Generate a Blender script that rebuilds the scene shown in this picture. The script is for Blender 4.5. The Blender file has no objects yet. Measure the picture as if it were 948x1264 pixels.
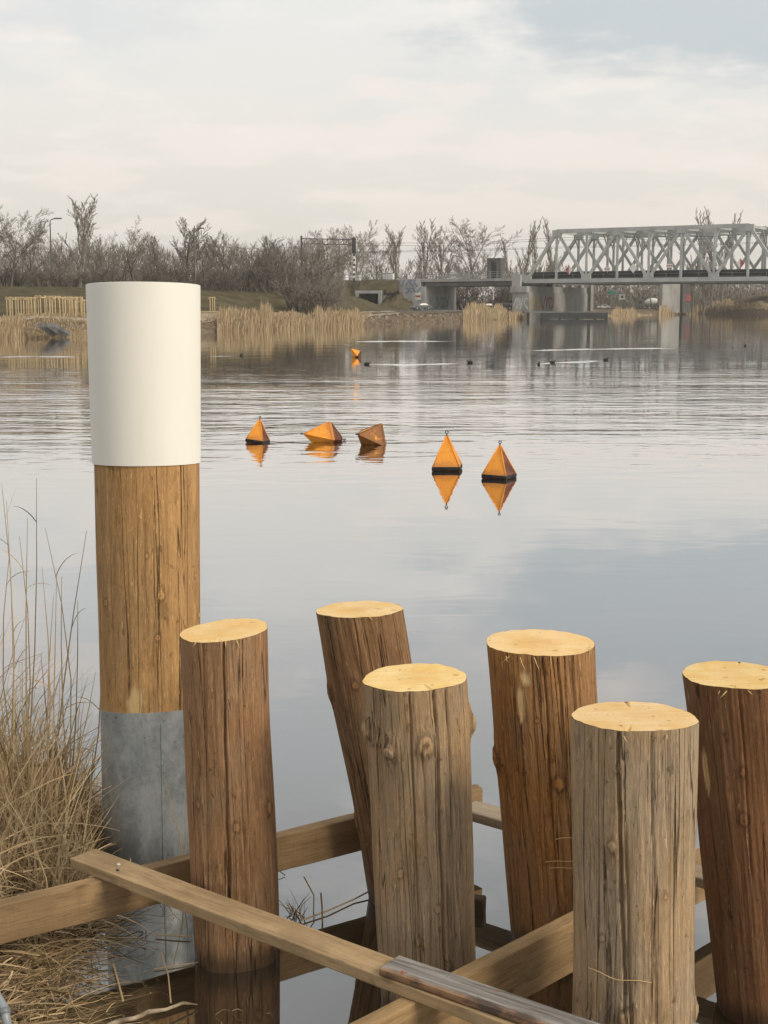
import bpy, bmesh, math, random
from mathutils import Vector, Matrix, noise as mnoise

R = math.radians
random.seed(7)
scene = bpy.context.scene
col = scene.collection

# ------------------------------------------------------------------ camera
CAM_H = 2.5                     # eye above the water
FPX = 1700.0                    # focal length in photo pixels (948 x 1264)
HORIZON = 379.0
PITCH = math.atan((632 - HORIZON) / FPX)
cam_data = bpy.data.cameras.new('camera')
cam = bpy.data.objects.new('camera', cam_data)
col.objects.link(cam)
cam.location = (0, 0, CAM_H)
cam.rotation_euler = (math.pi / 2 - PITCH, 0, 0)
cam_data.sensor_fit = 'VERTICAL'
cam_data.sensor_height = 36.0
cam_data.lens = 36.0 * FPX / 1264.0
cam_data.clip_end = 5000
cam_data.clip_start = 0.05
scene.camera = cam

# ------------------------------------------------------------------ light, exposure
SUN_AZ, SUN_EL = R(124), R(33)   # azimuth clockwise from +Y (view direction): right and behind the camera
scene.view_settings.view_transform = 'Standard'
scene.view_settings.look = 'None'
scene.view_settings.gamma = 1.0
scene.view_settings.exposure = 0.70
scene.view_settings.use_curve_mapping = False
scene.cycles.use_denoising = True
scene.cycles.max_bounces = 6

world = bpy.data.worlds.new('World')
scene.world = world
world.use_nodes = True


def build_world():
    nt = world.node_tree
    N, L = nt.nodes, nt.links
    N.clear()
    out = N.new('ShaderNodeOutputWorld')
    bg = N.new('ShaderNodeBackground')
    bg.inputs['Strength'].default_value = 0.1
    L.new(bg.outputs[0], out.inputs[0])
    sky = N.new('ShaderNodeTexSky')
    sky.sky_type = 'NISHITA'
    sky.sun_disc = False
    sky.sun_elevation = SUN_EL
    sky.sun_rotation = SUN_AZ
    sky.air_density = 1.2
    sky.dust_density = 3.0
    tc = N.new('ShaderNodeTexCoord')
    sep = N.new('ShaderNodeSeparateXYZ')
    L.new(tc.outputs['Generated'], sep.inputs[0])

    def math_n(op, a, b=None, c=None):
        n = N.new('ShaderNodeMath'); n.operation = op
        for i, v in enumerate((a, b, c)):
            if v is None: continue
            if isinstance(v, (int, float)): n.inputs[i].default_value = v
            else: L.new(v, n.inputs[i])
        return n.outputs[0]
    # overcast veil: cream near the horizon, cooler grey higher up
    ramp = N.new('ShaderNodeValToRGB')
    L.new(math_n('MULTIPLY', math_n('MAXIMUM', sep.outputs[2], 0.0), 1.6), ramp.inputs[0])
    els = ramp.color_ramp.elements
    stops = [(0.0, (.525, .500, .450)), (.10, (.528, .504, .457)), (.22, (.548, .532, .500)),
             (.33, (.535, .534, .518)), (.46, (.425, .430, .424)), (.70, (.352, .356, .350)), (1.0, (.385, .387, .384))]
    els[0].position, els[0].color = stops[0][0], (*stops[0][1], 1)
    els[1].position, els[1].color = stops[-1][0], (*stops[-1][1], 1)
    for p, c in stops[1:-1]:
        e = els.new(p); e.color = (*c, 1)
    # cloud layer: project direction on a plane high above
    zz = math_n('ADD', math_n('MAXIMUM', sep.outputs[2], 0.0), 0.16)
    px_ = math_n('DIVIDE', sep.outputs[0], zz)
    py_ = math_n('DIVIDE', sep.outputs[1], zz)
    comb = N.new('ShaderNodeCombineXYZ')
    L.new(px_, comb.inputs[0]); L.new(py_, comb.inputs[1])
    comb.inputs[2].default_value = 3.7

    def noise(scale, detail, rough, loc=(0, 0, 0), sc=(1, 1, 1)):
        mp = N.new('ShaderNodeMapping')
        mp.inputs['Location'].default_value = loc
        mp.inputs['Scale'].default_value = sc
        L.new(comb.outputs[0], mp.inputs[0])
        n = N.new('ShaderNodeTexNoise')
        n.inputs['Scale'].default_value = scale
        n.inputs['Detail'].default_value = detail
        n.inputs['Roughness'].default_value = rough
        L.new(mp.outputs[0], n.inputs['Vector'])
        return n.outputs['Fac']

    def rng(v, a, b, c=0.0, d=1.0):
        m = N.new('ShaderNodeMapRange')
        m.interpolation_type = 'SMOOTHSTEP'
        L.new(v, m.inputs[0])
        for i, q in enumerate((a, b, c, d)): m.inputs[i + 1].default_value = q
        return m.outputs[0]

    def mix(fac, a, b):
        m = N.new('ShaderNodeMix'); m.data_type = 'RGBA'
        if isinstance(fac, (int, float)): m.inputs[0].default_value = fac
        else: L.new(fac, m.inputs[0])
        for k, v in ((6, a), (7, b)):
            if isinstance(v, tuple): m.inputs[k].default_value = (*v, 1)
            else: L.new(v, m.inputs[k])
        return m.outputs[2]
    n1 = noise(1.15, 8, .58, (3.05, 1.2, 0), (1, .8, 1))
    n2 = noise(2.6, 7, .55, (7.3, 2.1, 0), (.8, .9, 1))
    hi = rng(sep.outputs[2], .10, .19)
    # a blue-grey cloud bank ahead and to the right, about eleven degrees up, ragged edges
    def vsub(a, b):
        v = N.new('ShaderNodeVectorMath'); v.operation = 'SUBTRACT'
        L.new(a, v.inputs[0]); v.inputs[1].default_value = b
        return v.outputs[0]
    n3 = noise(3.4, 9, .62, (1.3, 4.4, 0), (1, 1, 1))
    sb = N.new('ShaderNodeSeparateXYZ'); L.new(vsub(tc.outputs['Generated'], (.285, .95, .208)), sb.inputs[0])
    ex = math_n('DIVIDE', sb.outputs[0], .25); ez = math_n('DIVIDE', sb.outputs[2], .056)
    er = math_n('SQRT', math_n('ADD', math_n('MULTIPLY', ex, ex), math_n('MULTIPLY', ez, ez)))
    er = math_n('ADD', er, math_n('MULTIPLY', math_n('SUBTRACT', n3, .5), 1.7))
    bank = rng(er, .72, 1.22, 1.0, 0.0)
    c1 = mix(math_n('MULTIPLY', rng(n1, .47, .60), math_n('MULTIPLY', hi, .55)), ramp.outputs[0], (.430, .462, .475))
    c2 = mix(math_n('MULTIPLY', rng(n2, .48, .62), .55), c1, (.630, .562, .516))
    c2 = mix(math_n('MULTIPLY', rng(n3, .52, .68), .40), c2, (.625, .590, .550))
    c2 = mix(math_n('MULTIPLY', bank, .85), c2, (.358, .395, .416))
    bright = N.new('ShaderNodeVectorMath'); bright.operation = 'SCALE'
    L.new(c2, bright.inputs[0]); bright.inputs['Scale'].default_value = 10.0
    full = mix(.975, sky.outputs[0], bright.outputs[0])
    L.new(full, bg.inputs['Color'])


build_world()
sun_data = bpy.data.lights.new('sun', 'SUN')
sun_data.energy = 1.5
sun_data.angle = R(22)
sun_data.color = (1.0, .875, .70)
sun = bpy.data.objects.new('sun', sun_data)
col.objects.link(sun)
sdir = Vector((math.sin(SUN_AZ) * math.cos(SUN_EL), math.cos(SUN_AZ) * math.cos(SUN_EL), math.sin(SUN_EL)))
sun.rotation_euler = sdir.to_track_quat('Z', 'Y').to_euler()
sun.location = sdir * 60

# ------------------------------------------------------------------ pixel -> place
_c, _s = math.cos(PITCH), math.sin(PITCH)


def ray(x, y):
    dx, dy = (x - 474) / FPX, (632 - y) / FPX
    return Vector((dx, _c + dy * _s, -_s + dy * _c))


def gp(x, y, z=0.0):
    r = ray(x, y)
    t = (z - CAM_H) / r.z
    return Vector((r.x * t, r.y * t, z))


def at(x, y, Y):
    r = ray(x, y)
    t = Y / r.y
    return Vector((r.x * t, Y, CAM_H + r.z * t))


def scale_at(p):            # metres per photo pixel at a point
    return (p.y * _c - (p.z - CAM_H) * _s) / FPX


def X_at(px, Y, z=2.0):
    return (px - 474) / FPX * (Y * _c - (z - CAM_H) * _s)


def z_at(py, Y):
    return at(474, py, Y).z


# ------------------------------------------------------------------ object helpers
def tag(o, label=None, cat=None, group=None, kind=None):
    if label: o['label'] = label
    if cat: o['category'] = cat
    if group: o['group'] = group
    if kind: o['kind'] = kind
    return o


def empty(name, loc=(0, 0, 0), rz=0.0, label=None, cat=None, group=None):
    o = bpy.data.objects.new(name, None)
    o.empty_display_size = .2
    col.objects.link(o)
    o.location = loc
    o.rotation_euler = (0, 0, rz)
    return tag(o, label, cat, group)


def link_mesh(name, me, mat=None, parent=None, loc=None, rot=None):
    o = bpy.data.objects.new(name, me)
    col.objects.link(o)
    if mat is not None and not me.materials: me.materials.append(mat)
    if parent is not None: o.parent = parent
    if loc is not None: o.location = loc
    if rot is not None: o.rotation_euler = rot
    return o


def copy_tree(o, parent=None):
    c = o.copy()
    col.objects.link(c)
    c.parent = parent
    for ch in o.children:
        copy_tree(ch, c)
    return c


class MB:
    def __init__(self):
        self.v, self.f, self.mi, self.ca = [], [], [], []

    def add(self, vs, fs, c=None):
        b = len(self.v)
        self.v += [tuple(v) for v in vs]
        self.f += [tuple(i + b for i in f) for f in fs]
        self.ca += [c or 0.0] * len(vs)

    def box(self, lo, hi, M=None):
        x0, y0, z0 = lo; x1, y1, z1 = hi
        vs = [Vector(p) for p in ((x0, y0, z0), (x1, y0, z0), (x1, y1, z0), (x0, y1, z0), (x0, y0, z1), (x1, y0, z1), (x1, y1, z1), (x0, y1, z1))]
        if M is not None: vs = [M @ v for v in vs]
        self.add(vs, [(0, 3, 2, 1), (4, 5, 6, 7), (0, 1, 5, 4), (1, 2, 6, 5), (2, 3, 7, 6), (3, 0, 4, 7)])
        return self

    def bar(self, p, q, w, h, up=(0, 0, 1)):
        p, q = Vector(p), Vector(q)
        d = (q - p).normalized()
        up = Vector(up)
        if abs(d.dot(up)) > .98: up = Vector((0, 1, 0))
        s = d.cross(up).normalized() * (w / 2)
        u = s.cross(d).normalized() * (h / 2)
        vs = [p - s - u, p + s - u, p + s + u, p - s + u, q - s - u, q + s - u, q + s + u, q - s + u]
        self.add(vs, [(0, 1, 2, 3), (7, 6, 5, 4), (4, 5, 1, 0), (5, 6, 2, 1), (6, 7, 3, 2), (7, 4, 0, 3)])
        return self

    def tube(self, pts, rad, n=6, cap=True, c=None):
        pts = [Vector(p) for p in pts]
        if isinstance(rad, (int, float)): rad = [rad] * len(pts)
        rings = []
        ref = Vector((0.31, 0.17, 1)).normalized()
        for i, p in enumerate(pts):
            d = (pts[min(i + 1, len(pts) - 1)] - pts[max(i - 1, 0)]).normalized()
            r_ = ref if abs(d.dot(ref)) < .95 else Vector((1, 0, 0))
            a = d.cross(r_).normalized(); b = d.cross(a)
            rings.append([p + (a * math.cos(2 * math.pi * k / n) + b * math.sin(2 * math.pi * k / n)) * rad[i] for k in range(n)])
        vs = [v for r_ in rings for v in r_]
        fs = []
        for i in range(len(pts) - 1):
            for k in range(n):
                k2 = (k + 1) % n
                fs.append((i * n + k, i * n + k2, (i + 1) * n + k2, (i + 1) * n + k))
        if cap and n > 2:
            fs.append(tuple(range(n - 1, -1, -1)))
            fs.append(tuple((len(pts) - 1) * n + k for k in range(n)))
        self.add(vs, fs, c)
        return self

    def ribbon(self, pts, wid, side, c=None):
        vs, fs = [], []
        for p, w in zip(pts, wid):
            vs += [p - side * w, p + side * w]
        for i in range(len(pts) - 1):
            fs.append((2 * i, 2 * i + 1, 2 * i + 3, 2 * i + 2))
        self.add(vs, fs, c)
        return self

    def lathe(self, prof, n=32, axis=None):
        vs = []
        for (r_, z) in prof:
            for k in range(n):
                a = 2 * math.pi * k / n
                vs.append((r_ * math.cos(a), r_ * math.sin(a), z))
        fs = []
        for i in range(len(prof) - 1):
            for k in range(n):
                k2 = (k + 1) % n
                fs.append((i * n + k, i * n + k2, (i + 1) * n + k2, (i + 1) * n + k))
        self.add(vs, fs)
        return self

    def mesh(self, name, smooth=False):
        me = bpy.data.meshes.new(name)
        me.from_pydata(self.v, [], self.f)
        if any(self.ca):
            at_ = me.attributes.new('tone', 'FLOAT', 'POINT')
            at_.data.foreach_set('value', self.ca)
        if smooth: me.polygons.foreach_set('use_smooth', [True] * len(me.polygons))
        me.update()
        return me

    def build(self, name, mat, parent=None, loc=None, rot=None, smooth=False):
        return link_mesh(name, self.mesh(name, smooth), mat, parent, loc, rot)


def bevel_mod(o, w, seg=2):
    m = o.modifiers.new('bevel', 'BEVEL')
    m.width = w; m.segments = seg; m.limit_method = 'ANGLE'
    return o


# ------------------------------------------------------------------ materials
class NT:
    def __init__(self, name):
        self.m = bpy.data.materials.new(name)
        self.m.use_nodes = True
        self.t = self.m.node_tree
        self.N, self.L = self.t.nodes, self.t.links
        self.N.clear()
        self.out = self.N.new('ShaderNodeOutputMaterial')
        self.tc = self.N.new('ShaderNodeTexCoord')

    def setin(self, sock, v):
        if v is None: return
        if isinstance(v, (int, float)): sock.default_value = v
        elif isinstance(v, tuple):
            sock.default_value = (*v, 1) if len(v) == 3 and sock.type == 'RGBA' else v
        else: self.L.new(v, sock)

    def coord(self, kind='Object', scale=(1, 1, 1), loc=(0, 0, 0), rot=(0, 0, 0)):
        mp = self.N.new('ShaderNodeMapping')
        mp.inputs['Scale'].default_value = scale
        mp.inputs['Location'].default_value = loc
        mp.inputs['Rotation'].default_value = rot
        src = self.tc.outputs[kind] if isinstance(kind, str) else kind
        self.L.new(src, mp.inputs[0])
        return mp.outputs[0]

    def world(self):
        g = self.N.new('ShaderNodeNewGeometry')
        return g.outputs['Position']

    def noise(self, vec, scale=1.0, detail=4, rough=.5, dist=0.0):
        n = self.N.new('ShaderNodeTexNoise')
        self.L.new(vec, n.inputs['Vector'])
        for k, v in (('Scale', scale), ('Detail', detail), ('Roughness', rough), ('Distortion', dist)): n.inputs[k].default_value = v
        return n.outputs['Fac']

    def voronoi(self, vec, scale=1.0, feature='F1', out='Distance'):
        n = self.N.new('ShaderNodeTexVoronoi')
        n.feature = feature
        self.L.new(vec, n.inputs['Vector'])
        n.inputs['Scale'].default_value = scale
        return n.outputs[out]

    def rng(self, v, a, b, c=0.0, d=1.0, smooth=True):
        m = self.N.new('ShaderNodeMapRange')
        if smooth: m.interpolation_type = 'SMOOTHSTEP'
        self.L.new(v, m.inputs[0])
        for i, q in enumerate((a, b, c, d)): m.inputs[i + 1].default_value = q
        return m.outputs[0]

    def math(self, op, a, b=None):
        n = self.N.new('ShaderNodeMath'); n.operation = op
        self.setin(n.inputs[0], a); self.setin(n.inputs[1], b)
        return n.outputs[0]

    def mix(self, fac, a, b, mode='MIX'):
        m = self.N.new('ShaderNodeMix'); m.data_type = 'RGBA'; m.blend_type = mode
        self.setin(m.inputs[0], fac); self.setin(m.inputs[6], a); self.setin(m.inputs[7], b)
        return m.outputs[2]

    def attr(self, name, out='Fac'):
        n = self.N.new('ShaderNodeAttribute'); n.attribute_name = name
        return n.outputs[out]

    def bump(self, h, strength=.5, dist=.01, normal=None):
        n = self.N.new('ShaderNodeBump')
        n.inputs['Strength'].default_value = strength
        n.inputs['Distance'].default_value = dist
        self.L.new(h, n.inputs['Height'])
        if normal is not None: self.L.new(normal, n.inputs['Normal'])
        return n.outputs[0]

    def principled(self, color, rough=.7, metal=0.0, normal=None, spec=.4, ior=None):
        p = self.N.new('ShaderNodeBsdfPrincipled')
        self.setin(p.inputs['Base Color'], color)
        self.setin(p.inputs['Roughness'], rough)
        self.setin(p.inputs['Metallic'], metal)
        p.inputs['Specular IOR Level'].default_value = spec
        if ior: p.inputs['IOR'].default_value = ior
        if normal is not None: self.L.new(normal, p.inputs['Normal'])
        self.L.new(p.outputs[0], self.out.inputs[0])
        return self.m


def nmat(name, c1, c2, scale=5, rough=.75, bump=.3, bdist=.01, sc=(1, 1, 1), kind='Object', metal=0.0, spec=.3, lo=.35, hi=.65):
    t = NT(name)
    v = t.coord(kind, sc) if kind != 'World' else t.coord(t.world(), sc)
    n = t.noise(v, scale, 6, .6)
    return t.principled(t.mix(t.rng(n, lo, hi), c1, c2), rough, metal, t.bump(n, bump, bdist) if bump else None, spec)


def pile_wood(name, light, dark, grey, grey_amt, seed, stripe=.6, wet=True):
    """debarked softwood pole: streaks and checks run along local z"""
    t = NT(name)
    o = (seed * 3.1, seed * 1.7, seed * .9)
    s1 = t.noise(t.coord('Object', (15, 15, 1.1), o), 1, 8, .66, .1)           # broad streaks
    s2 = t.noise(t.coord('Object', (70, 70, 4.5), o), 1, 6, .70)               # grain
    s3 = t.noise(t.coord('Object', (150, 150, 16), o), 1, 4, .65)              # short dashes
    big = t.noise(t.coord('Object', (4.0, 4.0, 1.8), o), 1, 6, .62)
    blot = t.noise(t.coord('Object', (10, 10, 4.5), o), 1, 8, .70)
    spk = t.noise(t.coord('Object', (95, 95, 60), o), 1, 3, .6)
    chk = t.noise(t.coord('Object', (11, 11, .20), o), 1, 3, .5)
    line = t.math('ABSOLUTE', t.math('SUBTRACT', chk, .5))
    crack = t.math('MULTIPLY', t.rng(line, .001, .008, 1.0, 0.0), t.rng(blot, .34, .50))
    chk2 = t.noise(t.coord('Object', (24, 24, .55), (o[1], o[2], o[0])), 1, 2, .5)
    crack2 = t.math('MULTIPLY', t.rng(t.math('ABSOLUTE', t.math('SUBTRACT', chk2, .5)), .002, .012, 1.0, 0.0), t.rng(big, .44, .58))
    c = t.mix(t.rng(s1, .20, .70), dark, light)
    c = t.mix(t.math('MULTIPLY', t.rng(big, .42, .60), grey_amt), c, grey)
    c = t.mix(t.math('MULTIPLY', t.rng(s2, .50, .66), stripe), c, tuple(min(1, x * 1.6 + .015) for x in light))
    c = t.mix(t.math('MULTIPLY', t.rng(s2, .46, .30), .50), c, tuple(x * .50 for x in dark))
    c = t.mix(t.math('MULTIPLY', t.rng(blot, .56, .66), .45), c, tuple(x * .60 for x in dark))
    c = t.mix(t.math('MULTIPLY', t.rng(s3, .60, .70), .55), c, tuple(min(1, x * 2.0 + .03) for x in light))
    c = t.mix(t.math('MULTIPLY', t.rng(s3, .40, .31), .45), c, tuple(x * .45 for x in dark))
    pale = t.noise(t.coord('Object', (24, 24, 5.0), (o[0] + 9, o[1], o[2])), 1, 6, .68)
    c = t.mix(t.math('MULTIPLY', t.rng(pale, .63, .68), .6), c, (.46, .33, .19))
    c = t.mix(t.math('MULTIPLY', t.rng(spk, .68, .74), .5), c, tuple(x * .3 for x in dark))
    c = t.mix(t.math('MULTIPLY', t.math('MAXIMUM', crack, t.math('MULTIPLY', crack2, .4)), .80), c, (.030, .019, .012))
    kn = t.attr('knot')
    kj = t.math('ADD', kn, t.math('MULTIPLY', t.math('SUBTRACT', blot, .5), .5))
    c = t.mix(t.math('MULTIPLY', t.rng(kj, .22, .55), .55), c, tuple(x * .55 for x in dark))
    c = t.mix(t.math('MULTIPLY', t.rng(kj, .62, .78), .7), c, tuple(min(1, x * 1.35) for x in light))
    c = t.mix(t.math('MULTIPLY', t.rng(kj, .88, 1.0), .75), c, tuple(x * .4 for x in dark))
    fib = t.noise(t.coord('Object', (260, 260, 30), o), 1, 3, .6)
    c = t.mix(t.math('MULTIPLY', t.rng(fib, .56, .70), .35), c, tuple(min(1, x * 1.7 + .02) for x in light))
    c = t.mix(t.math('MULTIPLY', t.rng(fib, .43, .30), .40), c, tuple(x * .45 for x in dark))
    scrap = t.noise(t.coord('Object', (34, 34, 13), (o[2], o[0] + 5, o[1])), 1, 7, .72)
    c = t.mix(t.math('MULTIPLY', t.rng(scrap, .625, .645), .55), c, tuple(x * .38 for x in dark))
    scar = t.attr('scar')
    c = t.mix(scar, c, t.mix(t.rng(s2, .35, .65), (.52, .35, .155), (.72, .53, .29)))
    rough = .75
    if wet:
        z = t.N.new('ShaderNodeSeparateXYZ')
        t.L.new(t.world(), z.inputs[0])
        wl = t.rng(t.math('ADD', z.outputs[2], t.math('MULTIPLY', t.math('SUBTRACT', s1, .5), -.25)), .02, .12, 1.0, 0.0)
        c = t.mix(t.math('MULTIPLY', wl, .75), c, (.024, .017, .010))
        rough = t.rng(wl, 0, 1, .75, .3)
    h = t.math('ADD', t.math('ADD', t.math('MULTIPLY', s2, .30), t.math('ADD', t.math('MULTIPLY', fib, .10), t.math('MULTIPLY', t.rng(scrap, .61, .65), .12))), t.math('ADD', t.math('MULTIPLY', s1, .45), t.math('MULTIPLY', s3, .16)))
    h = t.math('SUBTRACT', h, t.math('MULTIPLY', t.math('MAXIMUM', crack, t.math('MULTIPLY', crack2, .6)), .8))
    return t.principled(c, rough, 0, t.bump(h, .9, .010), .2)


def cut_wood(name, seed):
    t = NT(name)
    v = t.coord('Object', (1, 1, 1), (seed * .1, seed * .13, 0))
    sep = t.N.new('ShaderNodeSeparateXYZ')
    t.L.new(t.coord('Object'), sep.inputs[0])
    wob = t.noise(v, 5, 4, .6)
    rr = t.math('SQRT', t.math('ADD', t.math('MULTIPLY', sep.outputs[0], sep.outputs[0]), t.math('MULTIPLY', sep.outputs[1], sep.outputs[1])))
    ring = t.math('SINE', t.math('MULTIPLY', t.math('ADD', rr, t.math('MULTIPLY', wob, .04)), 330))
    saw = t.noise(t.coord('Object', (5, 90, 5), (seed, 0, 0), (0, 0, seed)), 1, 5, .6, .4)
    big = t.noise(v, 7, 5, .6)
    c = t.mix(t.rng(big, .35, .65), (.80, .535, .215), (.86, .645, .34))
    c = t.mix(t.math('MULTIPLY', t.rng(ring, -.2, .9), .09), c, (.60, .34, .11))
    c = t.mix(t.math('MULTIPLY', t.rng(saw, .52, .66), .50), c, (.88, .72, .44))
    c = t.mix(t.math('MULTIPLY', t.rng(saw, .44, .30), .40), c, (.58, .35, .14))
    k_ = (.93, 1.0, .97, 1.03, .99, .95)[seed % 6]
    c = t.mix(1.0, c, (k_, k_ * (.97 + .012 * (seed % 4)), k_ * (.90 + .05 * (seed % 3))), 'MULTIPLY')
    heart = t.rng(t.math('ADD', rr, t.math('MULTIPLY', big, .06)), .0, .16, .35, 0)
    c = t.mix(heart, c, (.62, .33, .10))
    dirt = t.noise(v, 26, 3, .5)
    c = t.mix(t.math('MULTIPLY', t.rng(dirt, .66, .72), .7), c, (.25, .15, .07))
    return t.principled(c, .8, 0, t.bump(t.math('ADD', saw, t.math('MULTIPLY', dirt, .4)), .5, .004), .2)


def timber(name, light, dark, seed, grey=0.0):
    """sawn board: grain runs along local x"""
    t = NT(name)
    o = (seed * 2.3, seed, seed * 1.9)
    s1 = t.noise(t.coord('Object', (1.6, 18, 18), o), 1, 8, .68, .15)
    s2 = t.noise(t.coord('Object', (6, 100, 100), o), 1, 5, .68)
    big = t.noise(t.coord('Object', (2.2, 4, 4), o), 1, 5, .6)
    blot = t.noise(t.coord('Object', (7, 14, 14), o), 1, 5, .65)
    c = t.mix(t.rng(s1, .30, .70), dark, light)
    c = t.mix(t.math('MULTIPLY', t.rng(big, .43, .62), .50), c, tuple(x * .60 for x in dark))
    c = t.mix(t.math('MULTIPLY', t.rng(s2, .55, .75), .4), c, tuple(min(1, x * 1.3) for x in light))
    c = t.mix(t.math('MULTIPLY', t.rng(s2, .47, .32), .55), c, tuple(x * .5 for x in dark))
    c = t.mix(t.math('MULTIPLY', t.rng(blot, .57, .68), .45), c, (.16, .11, .065))
    sawm = t.noise(t.coord('Object', (120, 3, 3), o), 1, 3, .6)
    c = t.mix(t.math('MULTIPLY', t.rng(sawm, .54, .70), .22), c, tuple(x * .6 for x in dark))
    pit = t.noise(t.coord('Object', (60, 110, 110), o), 1, 4, .7)
    c = t.mix(t.math('MULTIPLY', t.rng(pit, .60, .70), .4), c, tuple(x * .45 for x in dark))
    kv = t.voronoi(t.coord('Object', (3.2, 9, 9), o), 1.0)
    c = t.mix(t.math('MULTIPLY', t.rng(kv, .16, .07), .7), c, (.11, .065, .03))
    if grey: c = t.mix(t.math('MULTIPLY', t.rng(blot, .35, .6), grey), c, (.30, .28, .25))
    return t.principled(c, .75, 0, t.bump(t.math('ADD', s2, t.math('MULTIPLY', s1, .6)), .5, .005), .25)


M = {}
# water: dark body colour under a reflecting, gently rippled surface


def water_mat():
    t = NT('water')
    P = t.world()
    sep = t.N.new('ShaderNodeSeparateXYZ'); t.L.new(P, sep.inputs[0])
    Y = sep.outputs[1]
    w1 = t.noise(t.coord(P, (.8, 1.7, 1)), 1.0, 2, .45, .6)
    w2 = t.noise(t.coord(P, (2.6, 4.6, 1), (3, 8, 0)), 1.0, 2, .5, .5)
    w3 = t.noise(t.coord(P, (.35, .8, 1), (1, 5, 0)), 1.0, 3, .5, .3)
    patch = t.noise(t.coord(P, (.035, .055, 1), (2.4, .6, 0)), 1.0, 4, .55)
    streak = t.noise(t.coord(P, (.018, .16, 1), (5, 2, 0)), 1.0, 4, .6)
    # a breeze ruffles the open middle of the river, the lee near the piles is calm
    wind = t.math('MULTIPLY', t.rng(Y, 17, 33), t.rng(Y, 68, 40, .07, 1.0))
    amp = t.math('MULTIPLY', wind, t.rng(patch, .30, .62, .25, 1.0))
    amp = t.math('MULTIPLY', amp, t.rng(streak, .35, .6, .45, 1.25))
    amp2 = t.math('ADD', t.math('MULTIPLY', amp, 1.0), .045)
    h = t.math('ADD', t.math('MULTIPLY', w1, .75), t.math('ADD', t.math('MULTIPLY', w2, .16), t.math('MULTIPLY', w3, .8)))
    h = t.math('MULTIPLY', h, amp2)
    nrm = t.bump(h, 1.0, .052)
    base = t.N.new('ShaderNodeBsdfDiffuse')
    base.inputs['Color'].default_value = (.022, .018, .011, 1)
    gl = t.N.new('ShaderNodeBsdfGlossy')
    gl.inputs['Color'].default_value = (1, 1, 1, 1)
    t.setin(gl.inputs['Roughness'], .022)
    t.L.new(nrm, gl.inputs['Normal'])
    fr = t.N.new('ShaderNodeFresnel')
    fr.inputs['IOR'].default_value = 1.33
    t.L.new(nrm, fr.inputs['Normal'])
    refl = t.math('MAXIMUM', t.math('SUBTRACT', t.math('MULTIPLY', t.math('POWER', fr.outputs[0], .30), 1.27), .21), .02)
    mx = t.N.new('ShaderNodeMixShader')
    t.L.new(t.math('MINIMUM', refl, 1.0), mx.inputs[0])
    t.L.new(base.outputs[0], mx.inputs[1]); t.L.new(gl.outputs[0], mx.inputs[2])
    t.L.new(mx.outputs[0], t.out.inputs[0])
    return t.m


M['water'] = water_mat()


def blade_mat(name, cols, rough=.8):
    t = NT(name)
    r = t.N.new('ShaderNodeValToRGB')
    t.L.new(t.attr('tone'), r.inputs[0])
    e = r.color_ramp.elements
    e[0].position, e[0].color = 0, (*cols[0], 1)
    e[1].position, e[1].color = 1, (*cols[-1], 1)
    for i, c in enumerate(cols[1:-1]):
        k = e.new((i + 1) / (len(cols) - 1)); k.color = (*c, 1)
    return t.principled(r.outputs[0], rough, 0, None, .2)


M['straw'] = blade_mat('dry_straw', [(.12, .08, .042), (.30, .215, .115), (.50, .375, .215), (.64, .51, .33)])
M['far_reed'] = blade_mat('far_reed', [(.25, .18, .11), (.42, .325, .20), (.56, .45, .295)])
M['mud'] = nmat('mud', (.022, .016, .010), (.075, .052, .030), 9, .75, .9, .03)


def land_mat():
    t = NT('bank_soil')
    P = t.world()
    n = t.noise(t.coord(P, (.25, .25, .25)), 1, 8, .65)
    n2 = t.noise(t.coord(P, (1.6, 1.6, 1.6)), 1, 6, .65)
    sep = t.N.new('ShaderNodeSeparateXYZ'); t.L.new(P, sep.inputs[0])
    c = t.mix(t.rng(n, .38, .60), (.150, .115, .072), (.100, .088, .050))
    c = t.mix(t.math('MULTIPLY', t.rng(n2, .48, .68), .8), c, (.21, .165, .105))
    low = t.rng(t.math('ADD', sep.outputs[2], t.math('MULTIPLY', n2, .8)), 1.2, 2.3, 1.0, 0.0)
    c = t.mix(t.math('MULTIPLY', low, .8), c, t.mix(t.rng(n2, .4, .6), (.105, .075, .05), (.20, .155, .11)))
    return t.principled(c, .95, 0, t.bump(n2, .8, .2), .1)


M['land'] = land_mat()
M['grass'] = nmat('dull_grass', (.072, .064, .036), (.125, .106, .064), .5, .95, .4, .1, kind='World', spec=.05)
M['path'] = nmat('pale_path', (.27, .23, .175), (.36, .315, .25), .6, .95, .2, .02, kind='World', spec=.1)
M['asphalt'] = nmat('asphalt', (.10, .098, .092), (.16, .155, .148), .8, .9, .2, .02, kind='World', spec=.2)
M['stone'] = nmat('rubble', (.115, .09, .07), (.27, .225, .18), 1.1, .95, .5, .05, kind='World', spec=.1)
M['concrete'] = nmat('concrete', (.30, .30, .285), (.44, .435, .41), .45, .9, .25, .03, sc=(1, 1, .35), kind='World', spec=.15)
M['abut'] = nmat('pale_abutment', (.40, .40, .385), (.54, .535, .515), .45, .9, .25, .03, sc=(1, 1, .35), kind='World', spec=.15)
M['concrete_dark'] = nmat('dark_concrete', (.12, .12, .115), (.20, .195, .185), .5, .9, .25, .03, sc=(1, 1, .3), kind='World', spec=.15)
M['steel'] = nmat('grey_bridge_paint', (.36, .38, .37), (.47, .485, .465), .35, .6, .1, .01, kind='World', spec=.4)
M['steel_dark'] = nmat('dark_girder', (.030, .034, .036), (.060, .064, .064), .4, .7, .1, .01, kind='World', spec=.3)
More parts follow.
